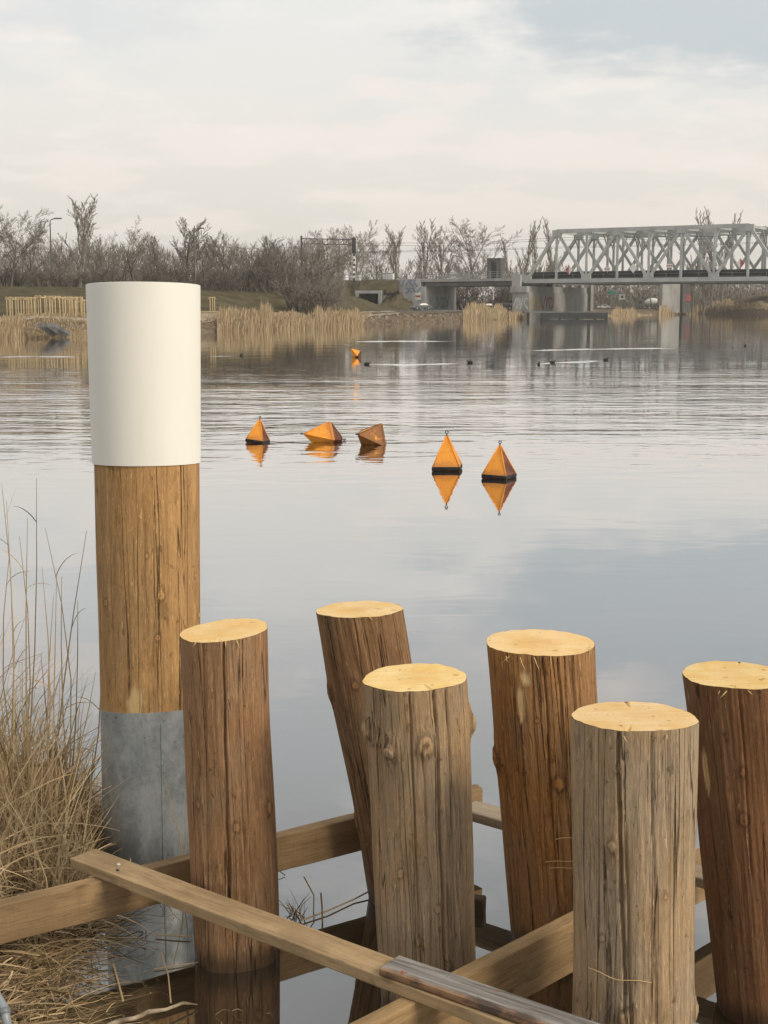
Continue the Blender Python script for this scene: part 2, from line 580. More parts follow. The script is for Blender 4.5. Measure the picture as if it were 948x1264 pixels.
M['girder'] = nmat('grey_girder', (.105, .105, .100), (.155, .155, .145), .4, .7, .1, .01, kind='World', spec=.3)
M['rail_grey'] = nmat('railing_grey', (.26, .27, .265), (.36, .365, .355), .6, .6, 0, kind='World')
M['bark'] = nmat('grey_bark', (.085, .076, .065), (.145, .130, .112), 3, .95, .3, .02, spec=.1)
M['bark_pale'] = nmat('pale_bark', (.18, .163, .14), (.26, .238, .206), 3, .95, .3, .02, spec=.1)  # lightened so the haze over far trees sits in the colour
M['twig'] = nmat('twig_brown', (.185, .168, .142), (.28, .254, .216), 1.2, .95, 0, spec=.1)
M['twig_dark'] = nmat('twig_dark', (.155, .140, .119), (.235, .213, .182), 1.2, .95, 0, spec=.1)
M['twig_pale'] = nmat('twig_pale', (.24, .215, .182), (.34, .306, .262), 1.2, .95, 0, spec=.1)  # paler twigs, distance haze put into the colour
M['stake'] = nmat('new_stake_wood', (.43, .33, .19), (.56, .45, .28), 3, .8, .2, .01, spec=.2)
M['white_paint'] = nmat('white_paint', (.70, .70, .67), (.80, .79, .76), 3, .5, 0)
M['red_paint'] = nmat('red_paint', (.36, .09, .085), (.44, .13, .12), 3, .5, 0)
M['black'] = nmat('black_rubber', (.012, .012, .012), (.03, .03, .03), 6, .7, .1)
M['green_sign'] = nmat('green_sign', (.03, .22, .18), (.05, .28, .23), 2, .5, 0)
M['glass'] = NT('dark_glass').principled((.02, .025, .03), .08, 0, None, .6)


def paint(name, c, rough=.3):
    return NT(name).principled(c, rough, .0, None, .5)

# ------------------------------------------------------------------ setting: water
wm = MB()
wm.add([(-900, -30, 0), (900, -30, 0), (900, 1500, 0), (-900, 1500, 0)], [(0, 1, 2, 3)])
tag(wm.build('river_water', M['water']), kind='structure')

# ------------------------------------------------------------------ setting: far bank
SHORE = [(-900, 40), (-260, 58), (-120, 72), (-60, 88)] + [tuple(gp(*p)[:2]) for p in
         [(0, 420), (105, 415), (250, 410), (400, 405), (450, 402), (560, 397), (640, 394), (750, 390), (860, 388)]] + \
        [(119.8, 436), (150, 385), (260, 330), (900, 300)]


def shore_y(x):
    for (x0, y0), (x1, y1) in zip(SHORE, SHORE[1:]):
        if x0 <= x <= x1:
            return y0 + (y1 - y0) * (x - x0) / (x1 - x0)
    return SHORE[-1][1]


def sstep(a, b, v):
    t = max(0.0, min(1.0, (v - a) / (b - a)))
    return t * t * (3 - 2 * t)


# rail line: P0 is the left bearing of the truss bridge, L runs along the line to the left, NN away from the river
P0 = Vector((30.7, 300.0, 0))
L_ = Vector((-.852, .5235, 0)).normalized()
N_ = Vector((.5235, .852, 0)).normalized()
RAILZ = 8.7


def line_sn(x, y):
    d = Vector((x, y, 0)) - P0
    return d.dot(L_), d.dot(N_)


def lp(s, n, z=0.0):
    p = P0 + L_ * s + N_ * n
    return Vector((p.x, p.y, z))


CULV_S = 35.5


def land_z(x, y, rough=True):
    d = y - shore_y(x)
    if d < 0: return max(-2.5, d * .5 - .15)
    z = -.15 + 1.25 * sstep(0, 6, d) + .65 * sstep(4, 14, d)
    hill = sstep(14, 52, d) * 2.9 * (1 - sstep(-8, 4, x)) * sstep(-140, -60, x)
    z += hill
    s, n = line_sn(x, y)
    if s > 22:
        off = max(0, -1 - n, n - 12.6)
        end = max(0, 35 - s)
        e = RAILZ - (math.hypot(off, end) if n < -1 or n > 12.6 else end * 1.2) / 1.45
        if abs(s - CULV_S) < 3.5 and -18 < n < 14:
            e = 0
        z = max(z, e)
    z += 5.0 * math.exp(-((x - 126) / 11) ** 2 - ((y - 462) / 30) ** 2)
    z += 4.0 * sstep(150, 320, d)
    if rough and d > .3:
        z += .12 * mnoise.noise(Vector((x * .35, y * .35, 0))) * sstep(.2, 3, d) + .06 * mnoise.noise(Vector((x * 1.1, y * 1.1, 4)))
    return z


def build_land():
    xs = [-900, -500, -260, -180, -120, -90, -75]
    x = -62.0
    while x < 136: xs.append(x); x += 1.0
    xs += [150, 180, 220, 260, 400, 900]
    ds = [-6, -2, -.6, -.2, .1, .4, .8, 1.3, 1.9, 2.6, 3.4, 4.3, 5.4, 6.7, 8.2, 10, 12, 14]
    d = 16.0
    while d < 150: ds.append(d); d += 1.7
    ds += [165, 185, 210, 240, 280, 340, 420, 520, 700, 900]
    vs, fs = [], []
    for x in xs:
        sy = shore_y(x) + .5 * mnoise.noise(Vector((x * .4, 0, 0)))
        for d in ds:
            vs.append((x, sy + d, land_z(x, shore_y(x) + d)))
    n = len(ds)
    for i in range(len(xs) - 1):
        for j in range(n - 1):
            fs.append((i * n + j, (i + 1) * n + j, (i + 1) * n + j + 1, i * n + j + 1))
    me = bpy.data.meshes.new('far_bank')
    me.from_pydata(vs, [], fs)
    me.polygons.foreach_set('use_smooth', [True] * len(fs))
    # grass on the raised slopes
    me.materials.append(M['land']); me.materials.append(M['grass'])
    idx = []
    for f in fs:
        cx = sum(vs[k][0] for k in f) / 4; cy = sum(vs[k][1] for k in f) / 4; cz = sum(vs[k][2] for k in f) / 4
        d = cy - shore_y(cx) + 2.0 * mnoise.noise(Vector((cx * .15, cy * .15, 9)))
        idx.append(1 if d > 15 and cx < 22 else 0)
    me.polygons.foreach_set('material_index', idx)
    me.update()
    return tag(link_mesh('far_bank', me), kind='structure')


build_land()


def strip(name, pts, width, mat, lift=.05, step=2.0):
    """a path or road sheet laid a little above the land"""
    vs, fs = [], []
    P = []
    for (a, b) in zip(pts, pts[1:]):
        a, b = Vector((*a, 0)), Vector((*b, 0))
        k = max(1, int((b - a).length / step))
        P += [a.lerp(b, i / k) for i in range(k)]
    P.append(Vector((*pts[-1], 0)))
    for i, p in enumerate(P):
        d = (P[min(i + 1, len(P) - 1)] - P[max(i - 1, 0)]).normalized()
        s = Vector((-d.y, d.x, 0)) * width / 2
        za, zb = land_z(p.x - s.x, p.y - s.y) + lift, land_z(p.x + s.x, p.y + s.y) + lift
        vs += [(p.x - s.x, p.y - s.y, za), (p.x + s.x, p.y + s.y, zb)]
    for i in range(len(P) - 1): fs.append((2 * i, 2 * i + 1, 2 * i + 3, 2 * i + 2))
    m = MB(); m.add(vs, fs)
    return tag(m.build(name, mat), kind='structure')


strip('bank_path', [(-90, shore_y(-90) + 8), (-60, shore_y(-60) + 8), (-29, shore_y(-29) + 7.5), (-18, shore_y(-18) + 9), (-7, shore_y(-7) + 12), (2, shore_y(2) + 14)], 2.6, M['path'], .12)
road_c = [lp(-30, -40), lp(4, -22), lp(14, -12), lp(13, 0), lp(12, 20), lp(10, 60), lp(5, 120)]
strip('underpass_road', [(p.x, p.y) for p in road_c], 8.0, M['asphalt'], .08)
strip('riverside_road', [(2, shore_y(2) + 16), (12, shore_y(12) + 20), (lp(20, -16).x, lp(20, -16).y), (lp(8, -30).x, lp(8, -30).y)], 5.0, M['asphalt'], .1)


# rubble along the far waterline: uncounted stones
def rubble():
    m = MB()
    rnd = random.Random(4)
    segs = [(-19, -16, .35), (-2, 27, .55), (30, 60, .6)]
    for (a, b, sz) in segs:
        n = int((b - a) * 12)
        for _ in range(n):
            x = rnd.uniform(a, b)
            d = rnd.uniform(.2, 7.5)
            y = shore_y(x) + d
            z = land_z(x, y) - .05
            r = sz * rnd.uniform(.35, 1.0) * (.6 + d * .03)
            q = Matrix.Rotation(rnd.uniform(0, 6), 3, 'Z') @ Matrix.Rotation(rnd.uniform(-.5, .5), 3, 'X')
            vs = []
            for sx in (-1, 1):
                for sy in (-1, 1):
                    for sz_ in (-1, 1):
                        vs.append(Vector((x, y, z)) + q @ Vector((sx * r * rnd.uniform(.5, 1), sy * r * rnd.uniform(.5, 1), sz_ * r * rnd.uniform(.3, .6))))
            m.add(vs, [(0, 1, 3, 2), (4, 6, 7, 5), (0, 4, 5, 1), (2, 3, 7, 6), (0, 2, 6, 4), (1, 5, 7, 3)])
    tag(m.build('bank_rubble', M['stone']), 'loose rubble stones along the far waterline', 'stones', kind='stuff')


rubble()

# ------------------------------------------------------------------ far bank: bare trees
def grow(rnd, trunk, crown, p, d, length, r, lvl, spec):
    nseg = 4 if lvl <= 1 else (3 if lvl == 2 else 2)
    pts, rad = [p.copy()], [r]
    q = p.copy(); dd = d.copy()
    for i in range(nseg):
        jit = spec['wiggle'] * (.6 if lvl == 0 else 1)
        dd = (dd + Vector((rnd.gauss(0, jit), rnd.gauss(0, jit), rnd.gauss(0, jit * .6) + spec['up'] * (0 if lvl == 0 else 1)))).normalized()
        q = q + dd * (length / nseg)
        pts.append(q.copy())
        rad.append(max(spec['rmin'], r * (1 - .8 * (i + 1) / nseg)))
    tgt = trunk if lvl <= 1 else crown
    tgt.tube(pts, rad, 6 if lvl == 0 else (4 if lvl == 1 else 3), cap=False)
    if lvl >= spec['levels']: return
    n = spec['n'][lvl]
    for k in range(n):
        t0 = spec['start'][lvl]
        t = t0 + (1 - t0) * ((k + rnd.random()) / n)
        i = min(nseg - 1, int(t * nseg)); f = t * nseg - i
        bp = pts[i].lerp(pts[i + 1], f)
        axis = (pts[i + 1] - pts[i]).normalized()
        a = rnd.uniform(0, 2 * math.pi) if lvl else (k * 2.4 + rnd.uniform(-.4, .4))
        s = axis.cross(Vector((.3, .5, .1))).normalized(); u = axis.cross(s)
        side = s * math.cos(a) + u * math.sin(a)
        ang = R(rnd.uniform(*spec['ang']))
        nd = (axis * math.cos(ang) + side * math.sin(ang)).normalized()
        ln = length * spec['ratio'][lvl] * rnd.uniform(.7, 1.15) * (1 - spec['taper'] * (t - t0) / (1 - t0 + 1e-6) if lvl == 0 else 1 - .45 * t)
        grow(rnd, trunk, crown, bp, nd, ln, max(spec['rmin'], rad[i] * .44), lvl + 1, spec)


SPECS = {
    'spreading': dict(h=7.5, r=.19, levels=4, n=[11, 9, 8, 5], start=[.30, .25, .15, .1], ratio=[.85, .50, .48, .5], ang=(22, 52), up=.05, wiggle=.11, taper=.15, rmin=.012),
    'rounded': dict(h=7.5, r=.17, levels=4, n=[13, 10, 8, 5], start=[.28, .22, .15, .1], ratio=[.80, .46, .48, .5], ang=(16, 46), up=.05, wiggle=.085, taper=.10, rmin=.011),
    'upright': dict(h=9, r=.15, levels=4, n=[14, 9, 7, 5], start=[.18, .2, .1, .1], ratio=[.62, .42, .46, .5], ang=(10, 34), up=.09, wiggle=.07, taper=.50, rmin=.011),
    'gnarled': dict(h=6.5, r=.28, levels=4, n=[9, 8, 8, 5], start=[.35, .3, .2, .1], ratio=[.95, .50, .46, .45], ang=(25, 60), up=.04, wiggle=.22, taper=.10, rmin=.013),
    'poplar': dict(h=13, r=.12, levels=4, n=[26, 8, 6, 4], start=[.12, .1, .1, .1], ratio=[.36, .40, .45, .5], ang=(6, 20), up=.16, wiggle=.07, taper=.55, rmin=.013),
}


def tree_proto(kind, seed, bark, twig):
    sp = SPECS[kind]
    rnd = random.Random(seed)
    tr, cr = MB(), MB()
    grow(rnd, tr, cr, Vector((0, 0, -.3)), Vector((rnd.gauss(0, .04), rnd.gauss(0, .04), 1)), sp['h'], sp['r'], 0, sp)
    top = max(v[2] for v in cr.v)
    return (tr.mesh('trunk_' + kind), cr.mesh('crown_' + kind), top, bark, twig)


def bush_proto(seed, twig):
    rnd = random.Random(seed)
    tr, cr = MB(), MB()
    sp = dict(levels=3, n=[6, 7, 5], start=[.2, .15, .1], ratio=[.5, .5, .5], ang=(15, 45), up=.12, wiggle=.16, taper=.4, rmin=.014)
    for k in range(11):
        a = rnd.uniform(0, 6.28); sp_ = rnd.uniform(.05, .55)
        grow(rnd, tr, cr, Vector((math.cos(a) * .5, math.sin(a) * .5, -.2)), Vector((math.cos(a) * sp_, math.sin(a) * sp_, 1)).normalized(), rnd.uniform(3.2, 5.2), .07, 0, sp)
    top = max(v[2] for v in cr.v)
    return (tr.mesh('stems'), cr.mesh('bush_crown'), top, M['bark'], twig)


PROTO = {
    'spreading_a': tree_proto('spreading', 3, M['bark'], M['twig']),
    'spreading_b': tree_proto('spreading', 8, M['bark'], M['twig_dark']),
    'rounded_a': tree_proto('rounded', 21, M['bark'], M['twig']),
    'rounded_p': tree_proto('rounded', 34, M['bark_pale'], M['twig_pale']),
    'upright_a': tree_proto('upright', 5, M['bark'], M['twig']),
    'upright_p': tree_proto('upright', 12, M['bark_pale'], M['twig_pale']),
    'gnarled_a': tree_proto('gnarled', 9, M['bark'], M['twig']),
    'poplar_a': tree_proto('poplar', 15, M['bark_pale'], M['twig_pale']),
    'bush_a': bush_proto(2, M['twig']),
    'bush_b': bush_proto(6, M['twig_dark']),
}


def plant(key, name, px, ytop, Y, rz, label, group, cat='tree', widen=1.0, zfix=None):
    tr, cr, top, bark, twig = PROTO[key]
    x = X_at(px, Y, 8)
    z0 = land_z(x, Y) if zfix is None else zfix
    h = z_at(ytop, Y) - z0
    o = empty(name, (x, Y, z0), rz, label, cat, group)
    s = h / top
    o.scale = (s * widen * 1.18, s * widen * 1.18, s)
    link_mesh('trunk', tr, bark, o)
    link_mesh('crown', cr, twig, o)
    return o


TREES = [  # key, px, top y, distance, width factor
    ('spreading_b', 12, 250, 150, 1.0), ('rounded_a', 38, 268, 158, 1.0), ('upright_p', 97, 238, 178, 1.25), ('rounded_a', 72, 290, 165, 1.1),
    ('spreading_a', 130, 283, 160, 1.0), ('gnarled_a', 168, 264, 165, 1.0), ('spreading_a', 148, 296, 172, 1.1), ('upright_a', 200, 290, 178, 1.3),
    ('upright_a', 228, 268, 182, 1.5), ('rounded_a', 252, 276, 186, 1.0), ('upright_a', 280, 286, 186, 1.5), ('spreading_b', 300, 292, 192, 1.1),
    ('upright_a', 322, 290, 196, 1.5), ('rounded_a', 350, 286, 200, 1.0), ('spreading_b', 374, 281, 196, 1.15), ('spreading_b', 396, 297, 192, 1.1),
    ('spreading_b', 352, 300, 190, 1.2), ('upright_a', 118, 292, 185, 1.4), ('spreading_b', -25, 262, 150, 1.0), ('rounded_a', 183, 302, 190, 1.2),
]
LAB = {'spreading_a': 'brown bare spreading tree rooted in the thicket left of the underpass', 'spreading_b': 'dark dense bare tree with wide boughs in the bank thicket',
       'rounded_a': 'grey-brown bare tree with a round twiggy crown in the thicket', 'upright_a': 'bare tree with steep upright branches above the grassy slope thicket'}
for i, (k, px, yt, Y, w) in enumerate(TREES):
    lab = LAB.get(k)
    grp = 'bare trees of the left bank thicket: ' + k.split('_')[0]
    nm = 'bare_tree'
    if k == 'upright_p': lab, grp = 'tallest pale bare tree rising above the thicket behind the stake frames', None
    if k == 'gnarled_a': lab, grp = 'gnarled bare tree with crooked boughs behind the white capped post', None
    plant(k, nm, px, yt, Y, i * 1.7, lab, grp, 'tree', w)
FAR_T = [
    ('rounded_p', 440, 271, 345, 'pale bare tree with a domed crown behind the railway gantry', None),
    ('rounded_p', 416, 279, 350, 'pale bare tree half hidden by the dark thicket beside the gantry', None),
    ('rounded_p', 467, 286, 352, 'low pale bare tree above the underpass portal', None),
    ('upright_p', 492, 276, 350, 'pale bare tree with a narrow crown above the sprayed wing wall', None),
    ('upright_p', 521, 269, 356, 'pale many-stemmed bare tree behind the railing of the side span', None),
    ('upright_p', 546, 284, 362, 'small pale bare tree between two taller ones behind the side span', None),
    ('rounded_p', 572, 312, 372, 'low pale bare tree at the foot of the lone tall tree', None),
    ('spreading_a', 585, 265, 365, 'lone tall bare tree with an open crown behind the dark box', None),
    ('poplar_a', 628, 290, 370, 'short narrow poplar left of the truss bridge end', None),
    ('poplar_a', 647, 268, 362, 'tall narrow poplar beside the sloping truss end post', None),
    ('poplar_a', 661, 274, 366, 'second narrow poplar beside the sloping truss end post', None),
    ('poplar_a', 682, 267, 372, 'narrow poplar rising over the first truss joint', None),
    ('poplar_a', 855, 274, 470, 'poplar tip showing lowest above the bridge top chord', None),
    ('poplar_a', 869, 254, 470, 'tallest poplar tip above the bridge top chord', None),
    ('poplar_a', 879, 255, 474, 'poplar tip next to the tallest one above the bridge', None),
    ('poplar_a', 891, 259, 470, 'poplar tip right of the pair above the bridge top chord', None),
]
for i, (k, px, yt, Y, lab, grp) in enumerate(FAR_T):
    plant(k, 'bare_tree' if 'poplar' not in k else 'poplar_tree', px, yt, Y, i * 2.1 + .4, lab, grp, 'tree', 1.0 if 'poplar' not in k else 1.25)
rnd = random.Random(11)
for i in range(34):
    px = -10 + i * 12.1 + rnd.uniform(-4, 4)
    Y = rnd.uniform(150, 172) + max(0, px) * .085
    yt = rnd.uniform(318, 346)
    plant(('bush_a', 'bush_b')[i % 2], 'bare_bush', px, yt, Y, i * .9, 'bare twiggy bush in the thicket at the top of the grassy slope', 'bushes of the left bank thicket', 'bush', rnd.uniform(1.2, 1.7))
for i, (px, yt, Y) in enumerate([(380, 342, 172), (392, 352, 176), (368, 334, 176)]):
    plant('bush_b', 'bare_bush', px, yt, Y, i * 1.3, 'dark bare bush on the slope beside the underpass portal', 'bushes beside the underpass portal', 'bush', 1.5)
for i, (px, yt, Y) in enumerate([(480, 338, 334), (500, 335, 338), (515, 334, 338), (540, 333, 342), (556, 330, 345), (575, 333, 345), (612, 335, 350), (625, 337, 350), (690, 330, 352), (640, 336, 352), (452, 338, 336)]):
    plant('bush_a', 'bare_bush', px, yt, Y, i * 1.1, 'bare bush behind the railway line and side span railing', 'bushes behind the railway line', 'bush', 1.6)


# the wood behind reads as one mass of stems and twigs
def distant_wood():
    m = MB()
    rnd = random.Random(5)

    def patch(n, x0, x1, Y0, Y1, ztop, zbot, w):
        for _ in range(n):
            Y = rnd.uniform(Y0, Y1); px = rnd.uniform(x0, x1)
            x = X_at(px, Y, 6)
            g = max(land_z(x, Y, False), 1.0)
            topz = ztop * (1 + .22 * mnoise.noise(Vector((px * .03, 0, 1))) + .16 * mnoise.noise(Vector((px * .11, 0, 2))))
            z0 = g + (topz - g) * rnd.random() ** 1.9 * .95
            ln = rnd.uniform(.8, 2.6)
            d = Vector((rnd.gauss(0, .33), rnd.gauss(0, .33), 1)).normalized() * ln
            p = Vector((x, Y, z0))
            q = p + d
            if q.z > topz + 1: q = p + d * .4
            s = Vector((rnd.uniform(.5, 1), rnd.uniform(-.3, .3), 0)).normalized() * w * rnd.uniform(.5, 1.3)
            m.add([p - s, p + s, q], [(0, 1, 2)], rnd.uniform(.05, 1))
    patch(24000, -60, 425, 190, 226, 11.0, 2, .036)
    patch(7000, 430, 720, 365, 395, 13.5, 2, .08)
    patch(26000, 640, 1010, 500, 560, 15.0, 2, .16)
    patch(26000, 640, 1010, 500, 560, 8.0, 2, .3)
    t = blade_mat('wood_mass', [(.145, .131, .111), (.20, .181, .154), (.27, .245, .208)])
    tag(m.build('distant_wood', t), 'grey-brown mass of bare woodland closing off the far bank', 'wood', kind='stuff')


distant_wood()


# reed beds on the far waterline
def far_reeds(name, label, spans, n, hgt, seed):
    m = MB()
    rnd = random.Random(seed)
    tot = sum(b - a for a, b, *_ in spans)
    for a, b, d0, d1, hk in spans:
        for _ in range(int(n * (b - a) / tot)):
            px = rnd.uniform(a, b)
            x = -40.0
            # march to the shoreline below this pixel column
            Y = 120.0
            for _k in range(16):
                x = X_at(px, Y, 1); Y = .6 * Y + .4 * shore_y(x)
            e = min(px - a, b - px) / (b - a)
            Y += rnd.uniform(d0, d1)
            x = X_at(px, Y, 1)
            z = max(land_z(x, Y), -.1)
            if mnoise.noise(Vector((px * .055, 1.5, seed * 2.3))) < -.12 - .6 * rnd.random() * (1 if hgt > 1.5 else 9): continue
            clump = .78 + .55 * mnoise.noise(Vector((px * .09, 3, seed))) + .25 * mnoise.noise(Vector((px * .4, 7, seed)))
            h = hgt * hk * rnd.uniform(.42, 1.15) * clump * (.55 + .45 * min(1, e * 8))
            lean = Vector((rnd.gauss(.02, .10), rnd.gauss(0, .10), 1)) * h
            p = Vector((x, Y, z))
            s = Vector((1, rnd.uniform(-.5, .5), 0)) * rnd.uniform(.012, .04) * (Y / 150)
            m.add([p - s, p + s, p + lean * .8 + s * .9, p + lean, p + lean * .8 - s * .9], [(0, 1, 2, 3, 4)], rnd.uniform(.1, 1))
    tag(m.build(name, M['far_reed']), label, 'reeds', kind='stuff')


far_reeds('reed_bed', 'tall golden reed bed along the waterline left of the underpass', [(268, 345, .1, 3.5, 1.0), (345, 380, .1, 3, .8), (378, 450, .1, 3.5, .92)], 6500, 2.2, 1)
far_reeds('reed_bed', 'low golden reeds below the stake frames', [(-30, 30, .0, 3, .62), (34, 110, .0, 1.2, .22)], 2600, 2.2, 2)
far_reeds('reed_bed', 'golden reed tuft on the waterline below the side span', [(572, 626, .2, 8, .85), (628, 645, .2, 5, .5)], 3000, 3.1, 3)
far_reeds('reed_bed', 'brown reeds on the shore seen under the truss bridge', [(755, 785, 0, 8, .7), (808, 862, 0, 10, 1.0), (865, 905, 0, 8, .6), (900, 960, 0, 3, .3), (700, 808, 0, 5, .25)], 5200, 3.6, 4)
far_reeds('bank_grass', 'short dead grass on the slope of the left bank', [(-30, 130, 1, 9, .8), (240, 460, 3, 12, .9)], 5000, .42, 5)

# ------------------------------------------------------------------ truss bridge (local x to the right along the rails, y away)
RZ = math.atan2(-L_.y * 1.0, -L_.x * 1.0)
PAN = 6.85
ZB, ZT, WID = 8.0, 18.3, 11.4
br = empty('truss_bridge', (P0.x, P0.y, 0), RZ, 'grey steel railway truss bridge with crossing diagonals over the river', 'bridge')
NP = 8


def steel(name, p, q, w, h, mat='steel', parent=br):
    m = MB().bar(p, q, w, h)
    return m.build(name, M[mat], parent)


for side, y in enumerate((0.0, WID)):
    steel('bottom_chord', (-.6, y, ZB), (NP * PAN + .6, y, ZB), .62, .85)
    steel('top_chord', (PAN, y, ZT), ((NP - 1) * PAN, y, ZT), .62, .80)
    for i in range(1, NP):
        steel('vertical', (i * PAN, y, ZB + .43), (i * PAN, y, ZT - .4), .42, .42)
    for i in range(NP):
        lo_i, hi_i = (i, i + 1) if i % 2 == 0 else (i + 1, i)
        endp = i in (0, NP - 1)
        steel('end_post' if endp else 'diagonal', (lo_i * PAN, y + .02, ZB + .2), (hi_i * PAN, y + .02, ZT - .1), .58 if endp else .5, .62 if endp else .55)
    for i in range(0, NP + 1, 2):
        MB().box((i * PAN - 1.0, y - .34, ZB - .1), (i * PAN + 1.0, y + .34, ZB + 1.25)).build('gusset_plate', M['steel'], br)
    for i in range(1, NP, 2):
        MB().box((i * PAN - .95, y - .34, ZT - 1.1), (i * PAN + .95, y + .34, ZT + .25)).build('gusset_plate', M['steel'], br)
for i in range(1, NP):
    steel('cross_strut', (i * PAN, .32, ZT - .1), (i * PAN, WID - .32, ZT - .1), .35, .55)
for i in range(1, NP - 1):
    steel('lateral_brace', (i * PAN, .3, ZT + .05), ((i + 1) * PAN, WID - .3, ZT + .05), .28, .22)
    steel('lateral_brace', (i * PAN, WID - .3, ZT + .12), ((i + 1) * PAN, .3, ZT + .12), .28, .22)
for i in range(1, NP):          # knee braces of the sway frames
    for a, b in ((.3, 2.6), (WID - .3, WID - 2.6)):
        steel('knee_brace', (i * PAN, a, ZT - 3.0), (i * PAN, b, ZT - .3), .22, .22)
for i in range(NP + 1):
    steel('floor_beam', (i * PAN, .3, ZB + .05), (i * PAN, WID - .3, ZB + .05), .4, .7, 'girder')
for y in (1.6, 4.2, 7.2, 9.8):
    steel('stringer', (-.4, y, ZB + .95), (NP * PAN + .4, y, ZB + .95), .35, 1.05, 'steel_dark')
MB().box((-.6, .9, ZB + 1.48), (NP * PAN + .6, WID - .9, ZB + 1.72)).build('ballast_deck', M['steel_dark'], br)
for y in (2.1, 3.6, 7.6, 9.1):
    steel('rail', (-.6, y, ZB + 1.82), (NP * PAN + .6, y, ZB + 1.82), .1, .18, 'steel_dark')
for y in (.75, WID - .75):
    steel('walkway_plate', (-.4, y, ZB + .62), (NP * PAN + .4, y, ZB + .62), .6, .1, 'girder')
    for k in range(0, NP * 2 + 1):
        steel('railing_post', (k * PAN / 2, y + .2, ZB + .62), (k * PAN / 2, y + .2, ZB + 1.9), .07, .07, 'rail_grey')
    for zz in (1.3, 1.9):
        steel('handrail', (-.4, y + .2, ZB + zz), (NP * PAN + .4, y + .2, ZB + zz), .06, .06, 'rail_grey')


br2 = copy_tree(br)
br2.location = br.location + N_ * (WID + 5.0) + L_ * -1.5
tag(br2, 'second grey truss bridge seen through the diagonals of the front one', 'bridge')


# navigation boards hung on the bridge
def nav_sign(px, py, u, shape, cols, label):
    p = br.matrix_basis @ Vector((u, -.55, 0)) if False else P0 - L_ * u - N_ * .62
    p = Vector((p.x, p.y, z_at(py, p.y)))
    o = empty('navigation_sign', p, RZ, label, 'sign')
    s = .80 if shape == 'diamond' else .62
    if shape == 'diamond':
        pts = [(0, -s * 1.25), (s * 1.05, 0), (0, s * 1.25), (-s * 1.05, 0)]
    else:
        pts = [(-s, -s * .6), (s, -s * .6), (s, s * .6), (-s, s * .6)]

    def plate(name, pts, y0, y1, mat):
        n = len(pts)
        m = MB()
        m.add([(x, y0, z) for x, z in pts] + [(x, y1, z) for x, z in pts], [tuple(range(n)), tuple(range(2 * n - 1, n - 1, -1))] + [(i, i + n, (i + 1) % n + n, (i + 1) % n) for i in range(n)])
        return m.build(name, mat, o)
    if shape == 'diamond' and len(cols) == 2:
        plate('board_half', [(0, -s * 1.25), (0, s * 1.25), (-s * 1.05, 0)], 0, .06, M[cols[0]])
        plate('board_half', [(0, -s * 1.25), (s * 1.05, 0), (0, s * 1.25)], 0, .06, M[cols[1]])
    else:
        plate('board', pts, 0, .06, M[cols[0]])
        if shape != 'diamond': plate('stripe', [(-s, -s * .15), (s, -s * .15), (s, s * .15), (-s, s * .15)], -.02, -.004, M[cols[1]])
    MB().bar((0, .12, -s * 1.2), (0, .12, s * 1.2), .1, .1).build('hanger', M['steel'], o)
    return o


nav_sign(700, 333, (700 - 648) / 35.5 * PAN, 'diamond', ('red_paint', 'white_paint'), 'red and white halved diamond navigation board near the bridge end')
nav_sign(748, 332, 2.72 * PAN, 'board', ('white_paint', 'red_paint'), 'small red striped white board hung between two halved diamonds')
nav_sign(778, 331, 3.55 * PAN, 'diamond', ('white_paint',), 'plain white diamond board hung on the bridge')
nav_sign(820, 328, 4.68 * PAN, 'board', ('white_paint', 'red_paint'), 'small red striped white board left of mid pier on the bridge')
nav_sign(905, 325, 6.8 * PAN, 'diamond', ('white_paint', 'red_paint'), 'white and red halved diamond navigation board at the far bridge end')


def graffiti(parent, org, ux, uz, nrm, w, h, mat, seed, n=5):
    rnd = random.Random(seed)
    m = MB()
    for k in range(n):
        cx = (k + .5) / n * w
        pts = []
        ph = rnd.uniform(0, 6)
        kind = rnd.choice((1, 2, 3))
        for i in range(12):
            t = i / 11
            a = ph + t * rnd.uniform(4.5, 5.5)
            pts.append((cx + math.cos(a * kind * .7) * w / n * .52, h * .5 + math.sin(a) * h * .46))
        th = w / n * .13
        for (x0, z0), (x1, z1) in zip(pts, pts[1:]):
            d = Vector((x1 - x0, z1 - z0)); d.normalize(); s = Vector((-d.y, d.x)) * th
            q = [(x0 + s.x, z0 + s.y), (x0 - s.x, z0 - s.y), (x1 - s.x, z1 - s.y), (x1 + s.x, z1 + s.y)]
            off = .004 + .0025 * (len(m.f) % 40)
            m.add([org + ux * a + uz * b + nrm * off for a, b in q], [(0, 1, 2, 3)])
    return m.build('graffiti', mat, parent)


M['g_white'] = paint('spray_white', (.62, .63, .63), .8)
M['g_blue'] = paint('spray_blue', (.20, .24, .34), .8)
M['g_yellow'] = paint('spray_yellow', (.46, .33, .13), .8)
M['g_red'] = paint('spray_red', (.30, .09, .09), .8)
M['g_teal'] = paint('spray_teal', (.14, .26, .27), .8)

X3, Y3, Z3 = Vector((1, 0, 0)), Vector((0, 1, 0)), Vector((0, 0, 1))
